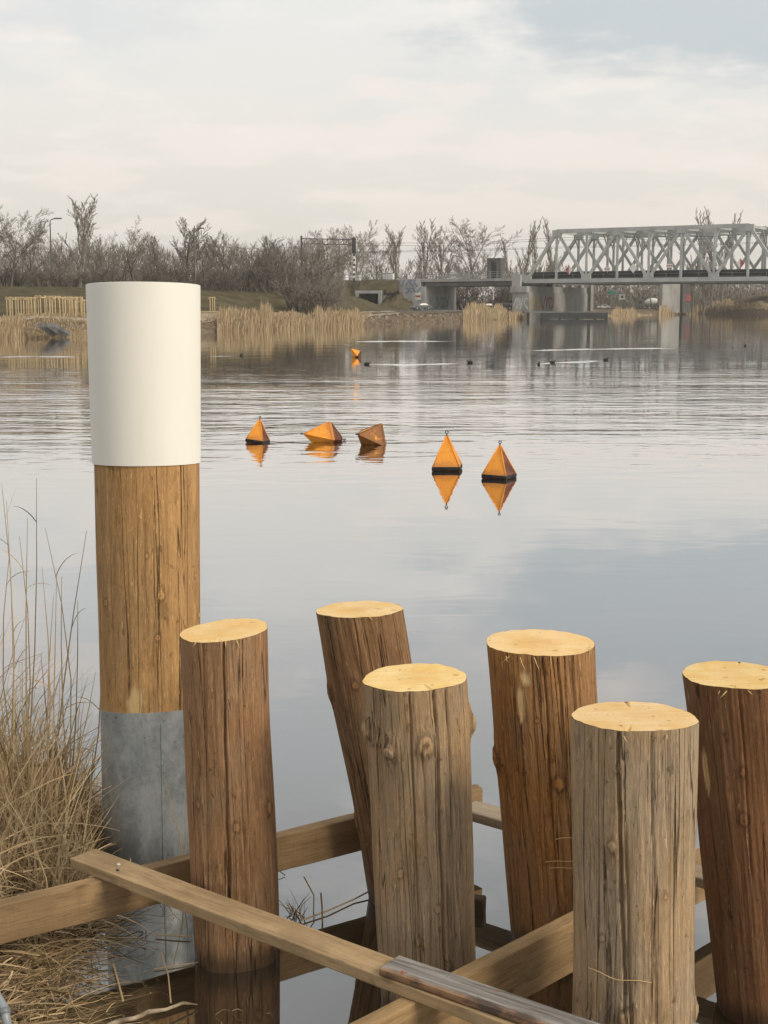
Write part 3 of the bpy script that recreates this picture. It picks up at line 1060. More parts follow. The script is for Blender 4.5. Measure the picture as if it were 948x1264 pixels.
# pier between truss and side span
pier = empty('bridge_pier', (P0.x, P0.y, 0), RZ, 'grey concrete pier under the left end of the truss with sprayed letters', 'pier')
MB().box((-2.6, -1.6, -1), (1.4, 29.5, 5.6)).build('shaft', M['concrete'], pier)  # darker concrete than the abutment, standing in for shade under the bridge
MB().box((-3.0, -2.0, 5.6), (1.0, 29.9, 6.9)).build('cap_beam', M['concrete'], pier)
MB().box((-3.0, -1.2, 6.9), (-1.0, 12.8, 9.4)).build('back_wall', M['concrete'], pier)
for yy in (0, WID):
    MB().box((-.6, yy - .5, 6.9), (.6, yy + .5, 7.56)).build('bearing', M['steel_dark'], pier)
graffiti(pier, Vector((-2.4, -1.605, 1.9)), X3, Z3, -Y3, 3.6, 2.6, M['g_white'], 2, 4)
graffiti(pier, Vector((1.405, -1.2, 1.9)), Y3, Z3, X3, 5.5, 2.9, M['g_yellow'], 5, 5)
graffiti(pier, Vector((1.405, 4.2, 1.9)), Y3, Z3, X3, 6.5, 2.8, M['g_red'], 8, 5)
rp = empty('bridge_pier', tuple(lp(-NP * PAN - 2.4, 0)), RZ, 'grey concrete pier under the right end of the truss', 'pier')
MB().box((.3, -1.6, -2), (4.3, 29.5, 5.6)).build('shaft', M['concrete'], rp)
MB().box((-.1, -2.0, 5.6), (4.7, 29.9, 7.55)).build('cap_beam', M['concrete'], rp)

# side span over the road
ss = empty('side_span', (P0.x, P0.y, 0), RZ, 'short grey girder span with railing between abutment and truss', 'bridge')
for y in (-.6, 3.2, 7.8, 12.0):
    MB().box((-24.6, y - .25, 7.1), (-3.02, y + .25, 8.05)).build('girder', M['girder'], ss)
MB().box((-25.5, -1.3, 8.05), (-3.02, 12.9, 8.65)).build('deck_slab', M['concrete'], ss)
for k in range(14):
    x = -25.2 + k * 1.69
    MB().box((x - .06, -1.2, 8.65), (x + .06, -1.08, 10.1)).build('railing_post', M['rail_grey'], ss)
    MB().box((x - .06, 12.6, 8.65), (x + .06, 12.72, 10.1)).build('railing_post', M['rail_grey'], ss)
for z in (9.1, 9.6, 10.08):
    MB().box((-25.4, -1.18, z), (-3.1, -1.10, z + .09)).build('rail', M['rail_grey'], ss)
    MB().box((-25.4, 12.62, z), (-3.1, 12.70, z + .09)).build('rail', M['rail_grey'], ss)
for x0, x1 in ((-22, -18.6), (-16.7, -13.4)):
    MB().box((x0, -1.24, 8.8), (x1, -1.20, 9.3)).build('kick_board', M['rail_grey'], ss)

# abutment with wing wall
ab = empty('abutment', (P0.x, P0.y, 0), RZ, 'pale concrete abutment with blue sprayed marks at the left of the side span', 'abutment')
MB().box((-34.5, -1.35, 0), (-24.4, 13.0, 7.05)).build('wall', M['abut'], ab)
MB().box((-34.5, -1.40, 7.05), (-25.6, 13.1, 8.75)).build('parapet', M['abut'], ab)
graffiti(ab, Vector((-31.5, -1.41, 7.0)), X3, Z3, -Y3, 5.2, 1.5, M['g_blue'], 4, 5)
graffiti(ab, Vector((-29.6, -1.36, 5.5)), X3, Z3, -Y3, 4.2, 1.3, M['g_blue'], 14, 4)
graffiti(ab, Vector((-24.395, 3.5, 2.2)), Y3, Z3, X3, 6.5, 2.6, M['g_teal'], 24, 5)
sg = empty('warning_sign', tuple(lp(25.9, -1.9)), RZ, 'small white sign with a red band on the abutment corner', 'sign')
MB().box((-.75, -.05, 4.1), (.75, 0, 5.7)).build('board', M['white_paint'], sg)
MB().box((-.68, -.075, 4.65), (.68, -.053, 5.1)).build('red_band', M['red_paint'], sg)
MB().bar((0, .08, 1.6), (0, .08, 5.6), .1, .1).build('post', M['rail_grey'], sg)

# railing on the embankment towards the left
er = empty('embankment_railing', (P0.x, P0.y, 0), RZ, 'grey pipe railing along the track above the underpass', 'railing')
for k in range(12):
    x = -35 - k * 2.2
    MB().box((x - .05, -1.15, 8.0), (x + .05, -1.05, 9.9)).build('railing_post', M['rail_grey'], er)
for z in (9.2, 9.85):
    MB().box((-59.3, -1.13, z), (-34.6, -1.06, z + .08)).build('rail', M['rail_grey'], er)

# underpass portal through the embankment
CU = empty('underpass_portal', tuple(lp(CULV_S, 0)), RZ, 'grey concrete underpass portal with a dark square opening', 'underpass')
cz, ow, oh, fr = 1.9, 2.6, 3.6, -7.4
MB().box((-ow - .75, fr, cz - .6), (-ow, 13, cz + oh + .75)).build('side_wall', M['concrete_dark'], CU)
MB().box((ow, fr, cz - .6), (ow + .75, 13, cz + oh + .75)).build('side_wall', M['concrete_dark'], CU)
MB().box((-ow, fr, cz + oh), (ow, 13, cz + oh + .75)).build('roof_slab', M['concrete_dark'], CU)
MB().box((-ow - .9, fr - .25, cz + oh), (ow + .9, fr - .003, cz + oh + .65)).build('lintel', M['abut'], CU)
for sgn in (-1, 1):
    x0, x1 = sorted((sgn * (ow + .02), sgn * (ow + .8)))
    MB().box((x0, fr - .2, cz - .6), (x1, fr - .003, cz + oh - .003)).build('jamb', M['abut'], CU)
MB().box((-ow, 9, cz - .6), (ow, 13, cz + oh)).build('dark_tunnel_back', M['steel_dark'], CU)  # dark block added to close the tunnel, imitates its unlit depth
# earth over the tunnel
cov = MB()
prof = [(-6.6, 6.35), (-5.2, 6.35), (-1, 8.75), (5, 8.8), (12.6, 8.75), (17, 5.9)]
cov.add([(x, n, z) for n, z in prof for x in (-4.2, 4.2)] + [(x, n, 5.6) for n, z in prof for x in (-4.2, 4.2)],
        [(2 * i, 2 * i + 1, 2 * i + 3, 2 * i + 2) for i in range(5)] + [(2 * i, 2 * i + 2, 2 * i + 14, 2 * i + 12) for i in range(5)] + [(2 * i + 1, 2 * i + 13, 2 * i + 15, 2 * i + 3) for i in range(5)] + [(0, 12, 13, 1)])
tag(cov.build('embankment_cover', M['grass'], None, tuple(lp(CULV_S, 0)), (0, 0, RZ)), kind='structure')

# rear girder bridge on its pier (farther up the water)
rb = empty('road_bridge', tuple(lp(0, 168)), RZ, 'dark flat girder bridge beyond the truss bridge', 'bridge')
MB().box((-60, 0, 9.9), (90, 9, 11.2)).build('girder', M['girder'], rb)
MB().box((-60, -.6, 11.2), (90, 9.6, 11.7)).build('deck_edge', M['concrete'], rb)
for k in range(26):
    MB().box((-58 + k * 5.6, -.5, 11.7), (-57.9 + k * 5.6, -.4, 12.8)).build('railing_post', M['rail_grey'], rb)
MB().box((-60, -.5, 12.72), (90, -.42, 12.82)).build('rail', M['rail_grey'], rb)


def px_box(name, x0, x1, y0, y1, Y, depth, mat, parent=None, dy=0.0):
    """a box standing at distance Y that spans the given photo rectangle; local to parent at base"""
    a, b = at(x0, y1, Y), at(x1, y0, Y)
    o = Vector((0, 0, 0)) if parent is None else Vector(parent.location)
    return MB().box((a.x - o.x, Y - o.y + dy, a.z - o.z), (b.x - o.x, Y + depth - o.y + dy, b.z - o.z)).build(name, mat, parent)


pr = empty('bridge_pier', (X_at(836, 452), 452, 1.0), 0, 'two-column concrete pier with a red panel in the brown reeds', 'pier')
px_box('column', 817, 840, 346, 386, 452, 5, M['concrete'], pr)
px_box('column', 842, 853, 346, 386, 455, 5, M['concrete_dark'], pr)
px_box('red_panel', 846.5, 853, 363, 372, 454.9, .05, M['red_paint'], pr)
pw = empty('retaining_wall', (X_at(715, 345), 345, 1.0), 0, 'dark grey wall standing beneath the truss', 'wall')
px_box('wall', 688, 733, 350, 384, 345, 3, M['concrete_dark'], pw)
for q, xx in enumerate((696, 707, 719, 731)):
    px_box('buttress', xx - 2, xx + 2, 352, 384, 344.2, .8, M['concrete'], pw)

# dark jetty at the pier foot
jy = 287.0
jt = empty('jetty', (X_at(700, jy), jy, 0), 0, 'low dark jetty at the foot of the graffiti pier', 'jetty')
px_box('deck', 648, 750, 384.6, 386.2, jy, 6, M['concrete_dark'], jt)
px_box('front_beam', 668, 750, 386.25, 393.6, jy, .5, M['steel_dark'], jt, .05)
for xx in (651, 668, 690, 712, 734, 748):
    px_box('pile', xx, xx + 3.2, 386.2, 394.5, jy, .6, M['steel_dark'], jt, .8)

# dark cabinet on the side span
cb = empty('signal_cabinet', tuple(lp(10.2, 5.5, 8.65)), RZ, 'dark grey box standing on the side span behind the railing', 'cabinet')
MB().box((-1.7, -1.2, .0), (1.7, 1.2, 4.4)).build('housing', M['girder'], cb)
MB().box((-1.8, -1.3, 4.4), (1.8, 1.3, 4.55)).build('roof', M['concrete_dark'], cb)
MB().box((-.6, -1.24, .2), (.5, -1.203, 3.8)).build('door', M['steel_dark'], cb)
for i, (px, s, n, w, h, lab) in enumerate([(467, 44, 1.5, 1.3, 1.35, 'small white cabinet on the embankment above the underpass'), (498, 36, 2.0, 2.6, 1.5, 'low white cabinet behind the railing left of the side span')]):
    c = empty('equipment_cabinet', tuple(lp(s, n, RAILZ - .1)), RZ, lab, 'cabinet')
    MB().box((-w / 2, -.4, 0), (w / 2, .4, h)).build('housing', M['white_paint'], c)
    MB().box((-w / 2 - .06, -.46, h), (w / 2 + .06, .46, h + .1)).build('lid', M['rail_grey'], c)
    MB().box((-.02, -.43, .1), (.02, -.404, h - .1)).build('door_gap', M['steel_dark'], c)

# overhead line gantry
ga = at(372, 294, 316); gb = at(437, 296, 322)
gz = z_at(300, 322)
gt = empty('railway_gantry', (gb.x, gb.y, RAILZ), 0, 'dark lattice railway gantry with a striped post above the trees', 'gantry')
O = Vector(gt.location)
A0, B0 = Vector((ga.x, ga.y, gb.z)) - O, gb - O
MB().bar(A0, B0, .16, .2).build('top_chord', M['steel_dark'], gt)
MB().bar(A0 - Z3 * 1.15, B0 - Z3 * 1.15, .16, .2).build('bottom_chord', M['steel_dark'], gt)
for k in range(11):
    t0, t1 = k / 10, min(1, (k + 1) / 10)
    MB().bar(A0.lerp(B0, t0), A0.lerp(B0, t0) - Z3 * 1.15, .12, .12).build('web', M['steel_dark'], gt)
    if k < 10: MB().bar(A0.lerp(B0, t0) - Z3 * 1.15, A0.lerp(B0, t1), .1, .1).build('web', M['steel_dark'], gt)
for P_, nm in ((B0, 'post'), (A0, 'post')):
    g0 = land_z(P_.x + O.x, P_.y + O.y) - O.z
    MB().bar(Vector((P_.x, P_.y, g0 - .3)), P_ + Z3 * .6, .42, .42).build(nm, M['steel_dark'], gt)
MB().box((B0.x - .5, B0.y - .5, B0.z - 3.0), (B0.x + .4, B0.y - .23, B0.z + .4)).build('signal_head', M['steel_dark'], gt)
for k in range(5):
    MB().box((B0.x - .24, B0.y - .26, .4 + k * 1.1), (B0.x + .24, B0.y - .214, .95 + k * 1.1)).build('white_stripe', M['white_paint'], gt)
hx = A0.lerp(B0, .72)
MB().bar(hx - Z3 * 1.2, hx - Z3 * 5, .22, .22).build('drop_post', M['steel_dark'], gt)

# overhead wires
for i, (n, z) in enumerate(((2.8, 15.2), (2.8, 16.6), (8.4, 15.2), (8.4, 17.4))):
    pts = []
    for k in range(25):
        s = 90 - k * 8
        sag = .7 * (1 - abs(math.sin((s - 20) / 55 * math.pi))) * (1 if i % 2 else .15)
        pts.append(lp(s, n, z - sag))
    tag(MB().tube(pts, .03, 4).build('overhead_wire', M['steel_dark']), ['lower overhead wire over the near track', 'upper sagging overhead wire over the near track', 'lower overhead wire over the far track', 'upper sagging overhead wire over the far track'][i], 'wire')


# street lamps
def lamp(px, ytop, Y, arm, label, pale=False):
    x = X_at(px, Y, 6)
    z0 = land_z(x, Y)
    h = z_at(ytop, Y) - z0
    o = empty('street_lamp', (x, Y, z0), 0, label, 'street lamp')
    mt = M['rail_grey'] if pale else M['girder']
    MB().tube([(0, 0, -.3), (0, 0, h * .5), (0, 0, h - .5)], [.11, .09, .07], 8).build('pole', mt, o)
    MB().tube([(0, 0, h - .5), (arm * .06, 0, h - .12), (arm * .3, 0, h), (arm, 0, h + .12)], .06, 6).build('arm', mt, o)
    m = MB(); m.box((arm - .1 if arm > 0 else arm - .75, -.16, h + .05), (arm + .75 if arm > 0 else arm + .1, .16, h + .2))
    bevel_mod(m.build('lamp_head', M['girder'], o), .04)


lamp(64, 271, 160, .6, 'street lamp with a short arm standing among the left trees')
lamp(241, 283, 178, .5, 'street lamp half hidden in the thicket above the grassy slope')
lamp(486, 299, 330, .9, 'street lamp beside the track left of the side span')
lamp(761, 346, 478, .6, 'pale lamp post on the far shore under the bridge', True)


# tree guards: stakes around young trees
def guard_proto():
    o = empty('tree_guard', (0, 0, 0), 0)
    st = MB().tube([(0, 0, -.2), (0, 0, 1.62)], .06, 7).mesh('stake')
    for i, (x, y) in enumerate(((-.26, -.26), (.24, -.24), (.3, .26), (-.2, .26), (.02, -.28))):
        link_mesh('stake', st, M['stake'], o, (x, y, 0))
    rl = MB().bar((-.36, 0, 0), (.36, 0, 0), .07, .09).mesh('rail')
    for z in (1.52,):
        for y in (-.31, .31): link_mesh('rail', rl, M['stake'], o, (0, y, z))
        if z > 1:
            for x in (-.345, .345): link_mesh('rail', rl, M['stake'], o, (x, 0, z - .1), (0, 0, math.pi / 2))
    MB().tube([(0, 0, -.1), (.02, .01, 1.4), (-.02, .02, 2.5)], [.025, .018, .006], 5).build('sapling_stem', M['bark'], o)
    return o


gproto = guard_proto()
rnd = random.Random(3)
for i, (px, Y) in enumerate([(14, 121), (27.5, 121.5), (39.5, 122), (50, 122.5), (63, 123), (70, 124.5), (77, 124), (84, 126), (90, 125), (97, 127), (104, 126)]):
    g = gproto if i == 0 else copy_tree(gproto)
    x = X_at(px, Y); g.location = (x, Y, land_z(x, Y)); g.rotation_euler = (0, 0, rnd.uniform(-.5, .5))
    g.scale = (1, 1, rnd.uniform(.97, 1.05))
    tag(g, 'pale wooden stake frame around a young tree in the row on the left bank', 'tree guard', 'stake frames in a row on the left bank')
g = copy_tree(gproto); x = X_at(262, 158); g.location = (x, 158, land_z(x, 158)); g.rotation_euler = (0, 0, .2)
del g['group']
tag(g, 'single pale stake frame beside the low rail right of the white capped post', 'tree guard')
lr = empty('low_rail', (X_at(266, 150), 150, land_z(X_at(266, 150), 150)), 0, 'low pale wooden rail on the bank by the single stake frame', 'rail')
MB().bar((-2.6, 0, .55), (1.5, .4, .5), .12, .12).build('rail', M['stake'], lr)
for xx, yy in ((-2.4, .02), (-.5, .2), (1.4, .39)): MB().box((xx - .07, yy - .07 + .1, -.3), (xx + .07, yy + .07 + .1, .95 if xx > 1 else .6)).build('post', M['stake'], lr)

# concrete ramp slabs on the left bank
rs = empty('boat_ramp', gp(66, 411, .1), 0, 'grey concrete slabs of a small ramp on the left bank', 'ramp')
for k in range(2):
    q = [gp(47 + k * 11, 399, 1.25), gp(56.5 + k * 11, 398.6, 1.25), gp(75.5 + k * 11, 409.5, .45), gp(65 + k * 11, 411.5, .35)]
    q = [v - rs.location for v in q]
    dn = Vector((0, 0, -.3))
    m = MB(); m.add(q + [v + dn for v in q], [(0, 1, 2, 3), (7, 6, 5, 4), (0, 4, 5, 1), (1, 5, 6, 2), (2, 6, 7, 3), (3, 7, 4, 0)])
    m.build('slab', M['concrete_dark'], rs)


# ------------------------------------------------------------------ vehicles
def car(name, p, rz, label, body, kind='sedan'):
    o = empty(name, p, rz, label, 'car')
    Ln, W = 4.4, 1.76
    if kind == 'sedan':
        low = [(-2.2, .28), (-2.2, .72), (-2.05, .84), (-1.0, .92), (1.1, .94), (2.0, .86), (2.2, .66), (2.2, .28)]
        cab = [(-1.05, .92), (-.35, 1.38), (.75, 1.42), (1.65, .95)]
    else:
        low = [(-2.2, .32), (-2.2, .85), (-2.05, .98), (-1.05, 1.05), (2.1, 1.05), (2.2, .85), (2.2, .32)]
        cab = [(-1.1, 1.05), (-.55, 1.62), (1.75, 1.66), (2.12, 1.05)]

    def extr(name, prof, w0, w1, mat, parent):
        n = len(prof); zs = [z for _, z in prof]; zl, zh = min(zs), max(zs)
        m = MB(); vs = []
        for sy in (-1, 1):
            for x, z in prof:
                w = w0 + (w1 - w0) * (z - zl) / (zh - zl)
                vs.append((x, sy * w / 2, z))
        m.add(vs, [tuple(range(n)), tuple(range(2 * n - 1, n - 1, -1))] + [(i, i + n, (i + 1) % n + n, (i + 1) % n) for i in range(n)])
        ob = m.build(name, mat, parent)
        return bevel_mod(ob, .05)
    extr('body', low, W, W * .95, body, o)
    c = extr('cabin', cab, W * .93, W * .74, body, o)
    # windows: side panes, windscreen and rear window stand 1 cm proud
    zs = [z for _, z in cab]; zl, zh = min(zs), max(zs)

    def cabpt(u, v, sy):
        xa = cab[0][0] + (cab[1][0] - cab[0][0]) * v; xb = cab[3][0] + (cab[2][0] - cab[3][0]) * v
        zz = zl + (cab[1][1] - zl) * v
        w = W * .93 + (W * .74 - W * .93) * v
        return Vector((xa + (xb - xa) * u, sy * (w / 2 + .012), zz))
    for sy in (-1, 1):
        for u0, u1 in ((.14, .48), (.52, .86)):
            m = MB(); m.add([cabpt(u0, .12, sy), cabpt(u1, .12, sy), cabpt(u1, .86, sy), cabpt(u0, .86, sy)], [(0, 1, 2, 3)])
            m.build('window', M['glass'], c)
    for (a, b, dx) in ((cab[0], cab[1], -.014), (cab[3], cab[2], .014)):
        m = MB()
        pa = [Vector((a[0] + (b[0] - a[0]) * v + dx, sy * W * (.41 - .07 * v), a[1] + (b[1] - a[1]) * v + .01)) for v, sy in ((.12, -1), (.12, 1), (.88, 1), (.88, -1))]
        m.add(pa, [(0, 1, 2, 3)]); m.build('windscreen', M['glass'], c)
    ty = MB().lathe([(.10, -.1), (.31, -.1), (.33, -.06), (.33, .06), (.31, .1), (.10, .1)], 20).mesh('tyre', True)
    ri = MB().lathe([(.0, -.11), (.2, -.112), (.2, .112), (0, .11)], 16).mesh('rim')
    for x in (-1.35, 1.3):
        for sy in (-1, 1):
            w = link_mesh('wheel', ty, M['black'], o, (x, sy * (W / 2 - .06), .33), (math.pi / 2, 0, 0))
            link_mesh('rim', ri, M['rail_grey'], w)
    for sy in (-1, 1):
        MB().box((-2.225, sy * .62 - .2, .6), (-2.17, sy * .62 + .2, .74)).build('headlight', M['white_paint'], o)
        MB().box((2.17, sy * .66 - .16, .62), (2.235, sy * .66 + .16, .8)).build('tail_light', M['red_paint'], o)
    MB().box((-2.23, -.26, .4), (-2.2, .26, .5)).build('number_plate', M['white_paint'], o)
    return o


def on_land(px, Y, extra=.12):
    x = X_at(px, Y)
    return (x, Y, land_z(x, Y) + extra)


car('parked_car', on_land(520, 296, .16), R(24), 'dark silver saloon car on the road before the abutment', paint('silver_grey', (.10, .115, .12), .25))
car('parked_car', on_land(603, 322, .16), R(200), 'dark car showing its tail light under the side span', paint('dark_maroon', (.035, .03, .035), .25))
car('parked_car', on_land(621, 330, .16), R(15), 'dark high-roofed car under the side span beside the pier', paint('dark_blue', (.03, .035, .045), .25), 'suv')
car('parked_car', on_land(745, 486, .2), R(8), 'white car on the far shore beneath the truss bridge', paint('white_car', (.62, .63, .64), .3))


def mixer(p, rz):
    o = empty('mixer_truck', p, rz, 'concrete mixer truck with a white ended drum under the bridge', 'truck')
    MB().box((-3.6, -.9, .7), (3.6, .9, 1.0)).build('chassis', M['steel_dark'], o)
    c = bevel_mod(MB().box((-3.9, -1.15, .6), (-2.1, 1.15, 3.1)).build('cab', M['girder'], o), .12)
    MB().box((-3.93, -1.0, 1.9), (-3.905, 1.0, 2.8)).build('windscreen', M['glass'], c)
    for sy in (-1, 1): MB().box((-3.6, sy * 1.17 - .01, 1.9), (-2.5, sy * 1.17 + .01, 2.75)).build('window', M['glass'], c)
    d = MB().lathe([(.05, -2.3), (.7, -2.2), (1.2, -.6), (1.25, .5), (.85, 1.9), (.5, 2.3), (.05, 2.3)], 20).build('drum', M['white_paint'], o, (.6, 0, 2.45), (0, R(78), 0), True)
    MB().lathe([(1.235, -.25), (1.29, -.2), (1.29, .1), (1.235, .15)], 20).build('drum_band', M['girder'], d)
    ty = MB().lathe([(.2, -.15), (.5, -.15), (.52, 0), (.5, .15), (.2, .15)], 18).mesh('tyre', True)
    ri = MB().lathe([(0, -.1), (.24, -.16), (.24, .16), (0, .1)], 14).mesh('rim')
    for x in (-2.9, 1.2, 2.5):
        for sy in (-1, 1):
            w = link_mesh('wheel', ty, M['black'], o, (x, sy * .95, .52), (math.pi / 2, 0, 0))
            link_mesh('rim', ri, M['rail_grey'], w)


mixer(on_land(801, 492, .15), R(-8))


def board_sign(name, px, y0, y1, wpx, Y, label, mats, cat='sign', inner=None, round_=False):
    x = X_at(px, Y); z0 = land_z(x, Y)
    o = empty(name, (x, Y, z0), 0, label, cat)
    zt, zb = z_at(y0, Y) - z0, z_at(y1, Y) - z0
    w = wpx * Y / FPX / 2
    MB().tube([(0, .1, -.3), (0, .1, zt)], .06, 6).build('post', M['rail_grey'], o)
    if round_:
        MB().lathe([(0.01, -.03), (w, -.03), (w, .03), (.01, .03)], 20).build('disc', mats, o, (0, 0, (zt + zb) / 2), (math.pi / 2, 0, 0))
    else:
        MB().box((-w, -.05, zb), (w, 0, zt)).build('board', mats, o)
    if inner: MB().box((-w * .25, -.08, zb + (zt - zb) * .3), (w * .3, -.055, zb + (zt - zb) * .7)).build('symbol', inner, o)
    return o


board_sign('notice_board', 767.5, 363, 370, 8, 470, 'square white notice board with a dark mark on the far shore', M['white_paint'], inner=M['steel_dark'])
board_sign('round_sign', 770.5, 357, 361, 4, 475, 'round pale road sign beside the lamp post', M['white_paint'], round_=True)
board_sign('round_sign', 779, 357, 361, 4, 480, 'second round pale road sign farther along the shore', M['white_paint'], round_=True)
board_sign('direction_sign', 754, 359, 363, 9, 484, 'green direction sign on the far shore under the truss', M['green_sign'])
board_sign('warning_sign', 747, 354, 360, 2.5, 480, 'narrow red sign left of the green direction sign', M['red_paint'])

# ------------------------------------------------------------------ buoys
def buoy_paint(name, rust, seed, dark=False):
    t = NT(name)
    v = t.coord('Object', (1, 1, 1), (seed, seed * .7, 0))
    n = t.noise(v, 7, 6, .65); n2 = t.noise(v, 22, 4, .6)
    c = t.mix(t.rng(n, .3, .7), (.80, .30, .030), (.86, .36, .05))
    c = t.mix(t.math('MULTIPLY', t.rng(n2, .54, .68), .45), c, (.42, .15, .045))
    sz = t.N.new('ShaderNodeSeparateXYZ'); t.L.new(t.tc.outputs['Object'], sz.inputs[0])
    c = t.mix(t.math('MULTIPLY', t.rng(t.math('ADD', sz.outputs[2], t.math('MULTIPLY', t.math('SUBTRACT', n, .5), .25)), .05, .15, 1.0, 0.0), .5), c, (.30, .12, .05))
    c = t.mix(t.math('MULTIPLY', t.rng(n, .62 - rust * .4, .70 - rust * .3), .25 + rust * .7), c, t.mix(t.rng(n2, .4, .6), (.030, .020, .017), (.10, .045, .028)))
    return t.principled(c, .55, 0, t.bump(n2, .3, .004), .35)


M['buoy'] = buoy_paint('buoy_yellow', .0, 1)
M['buoy_worn'] = buoy_paint('buoy_yellow_worn', .12, 2)
M['buoy_rust'] = buoy_paint('buoy_rusty', .74, 3)
M['buoy_panel'] = nmat('brown_rust_panel', (.10, .035, .02), (.19, .075, .045), 9, .7, .3, .004)


def buoy(p, rot, label, scale=1.0, mats=('buoy',) * 4, lower='buoy_panel', rim='black'):
    o = empty('mooring_buoy', p, 0, label, 'buoy', None)
    o.rotation_euler = rot
    o.scale = (scale,) * 3
    a, h, b = .18, .40, .045
    c4 = [(-a, -a), (a, -a), (a, a), (-a, a)]
    up = empty_part = None
    for i in range(4):
        (x0, y0), (x1, y1) = c4[i], c4[(i + 1) % 4]
        m = MB()
        t = .035
        m.add([(x0, y0, b), (x1, y1, b), (x1 * .06, y1 * .06, b + h), (x0 * .06, y0 * .06, b + h)], [(0, 1, 2, 3)])
        m.build('hull_face', M[mats[i]], o)
        m = MB()
        m.add([(x0, y0, 0), (x0 * .1, y0 * .1, -.26), (x1 * .1, y1 * .1, -.26), (x1, y1, 0)], [(0, 1, 2, 3)])
        m.build('keel_face', M[lower], o)
    for (x0, y0) in c4:
        MB().tube([(x0, y0, b), (x0 * .06, y0 * .06, b + h)], .009, 8).build('weld_seam', M[mats[0]], o, smooth=True)
        MB().tube([(x0, y0, 0), (x0 * .1, y0 * .1, -.26)], .009, 8).build('weld_seam', M[lower], o, smooth=True)
    m = MB().box((-a - .012, -a - .012, -.004), (a + .012, a + .012, b + .004))
    bevel_mod(m.build('rim_band', M[rim], o), .012)
    for zz in (b + h, -.26):
        s = 1 if zz > 0 else -1
        m = MB()
        m.tube([(0, 0, zz - .01 * s), (0, 0, zz + .032 * s)], .009, 8)
        ring = [(math.cos(t) * .019, 0, zz + s * .050 + math.sin(t) * .019) for t in [2 * math.pi * k / 14 for k in range(15)]]
        m.tube(ring, .007, 6)
        m.build('lifting_eye', M['steel_dark'], o, smooth=True)
    return o


def axis_rot(d, spin=0.0):
    d = Vector(d).normalized()
    q = d.to_track_quat('Z', 'Y')
    return (q.to_matrix() @ Matrix.Rotation(spin, 3, 'Z')).to_euler()


W0 = Vector((0, 0, .0))
buoy(gp(616, 590) + Vector((0, 0, .012)), (R(0), R(1), R(-28)), 'upright yellow pyramid buoy with one brown face', 1.05, ('buoy', 'buoy_panel', 'buoy', 'buoy'))
buoy(gp(552, 580) + Vector((0, 0, .012)), (R(0), R(-1), R(-7)), 'upright plain yellow pyramid buoy beside the one with a brown face', 1.16)
buoy(gp(318, 546) + Vector((0, 0, .01)), (R(-2), R(6), R(-17)), 'upright small yellow pyramid buoy with a brown edge', .94, ('buoy', 'buoy_panel', 'buoy', 'buoy'))
buoy(gp(404, 545) + Vector((.02, 0, .08)), axis_rot((-.85, -.45, .16), R(40)), 'yellow buoy lying on its side with rings at both ends', 1.12, ('buoy', 'buoy_worn', 'buoy', 'buoy_worn'), 'buoy_panel', 'buoy_worn')
buoy(gp(462, 548) + Vector((.0, 0, .09)), axis_rot((-.50, -.80, .22), R(20)), 'tipped rusty brown buoy with a yellow patch on top', 1.22, ('buoy_rust', 'buoy_rust', 'buoy_worn', 'buoy_rust'), 'buoy_worn', 'buoy_rust')
buoy(gp(441, 441) + Vector((0, 0, .10)), axis_rot((-.55, -.25, .62), R(25)), 'lone far tilted yellow buoy out on the dark water', 1.05, ('buoy', 'buoy', 'buoy', 'buoy'), 'buoy_panel')

# ------------------------------------------------------------------ water birds
M['coot'] = nmat('dark_plumage', (.014, .014, .015), (.035, .033, .032), 20, .7, .1)
M['bill'] = paint('pale_bill', (.6, .55, .5), .5)
bird_me = MB().tube([(-.20, 0, .075), (-.15, 0, .065), (-.08, 0, .06), (.02, 0, .06), (.10, 0, .075), (.145, 0, .105), (.16, 0, .135), (.175, 0, .158), (.20, 0, .162), (.225, 0, .152)],
                    [.008, .045, .078, .088, .07, .042, .034, .038, .036, .016], 12).mesh('body', True)
bill_me = MB().tube([(.222, 0, .152), (.262, 0, .142)], [.013, .003], 8).mesh('bill')
BL = 'small dark water bird swimming on the grey reflection'
for i, (px, py, rz, lab) in enumerate([(298, 439, 1.2, 'small dark water bird alone left of the far tilted buoy'), (453, 450, .1, 'low dark water bird just right of the far tilted buoy'),
                                       (580, 448, 3.0, 'small dark water bird at the end of a long bright wake'), (665, 450, 1.3, 'leftmost water bird of the trailing trio below the truss reflection'),
                                       (682, 448, .2, 'middle water bird of the trio with a pale wake'), (748, 444.5, .15, 'leading water bird drawing a long pale wake towards two others'),
                                       (920, 427, 1.0, 'lone dark water bird far out near the right shore')]):
    p = gp(px, py)
    o = empty('water_bird', p - Vector((0, 0, .008)), rz, lab, 'bird')
    o.scale = (.74,) * 3
    link_mesh('body', bird_me, M['coot'], o)
    link_mesh('bill', bill_me, M['bill'], o)


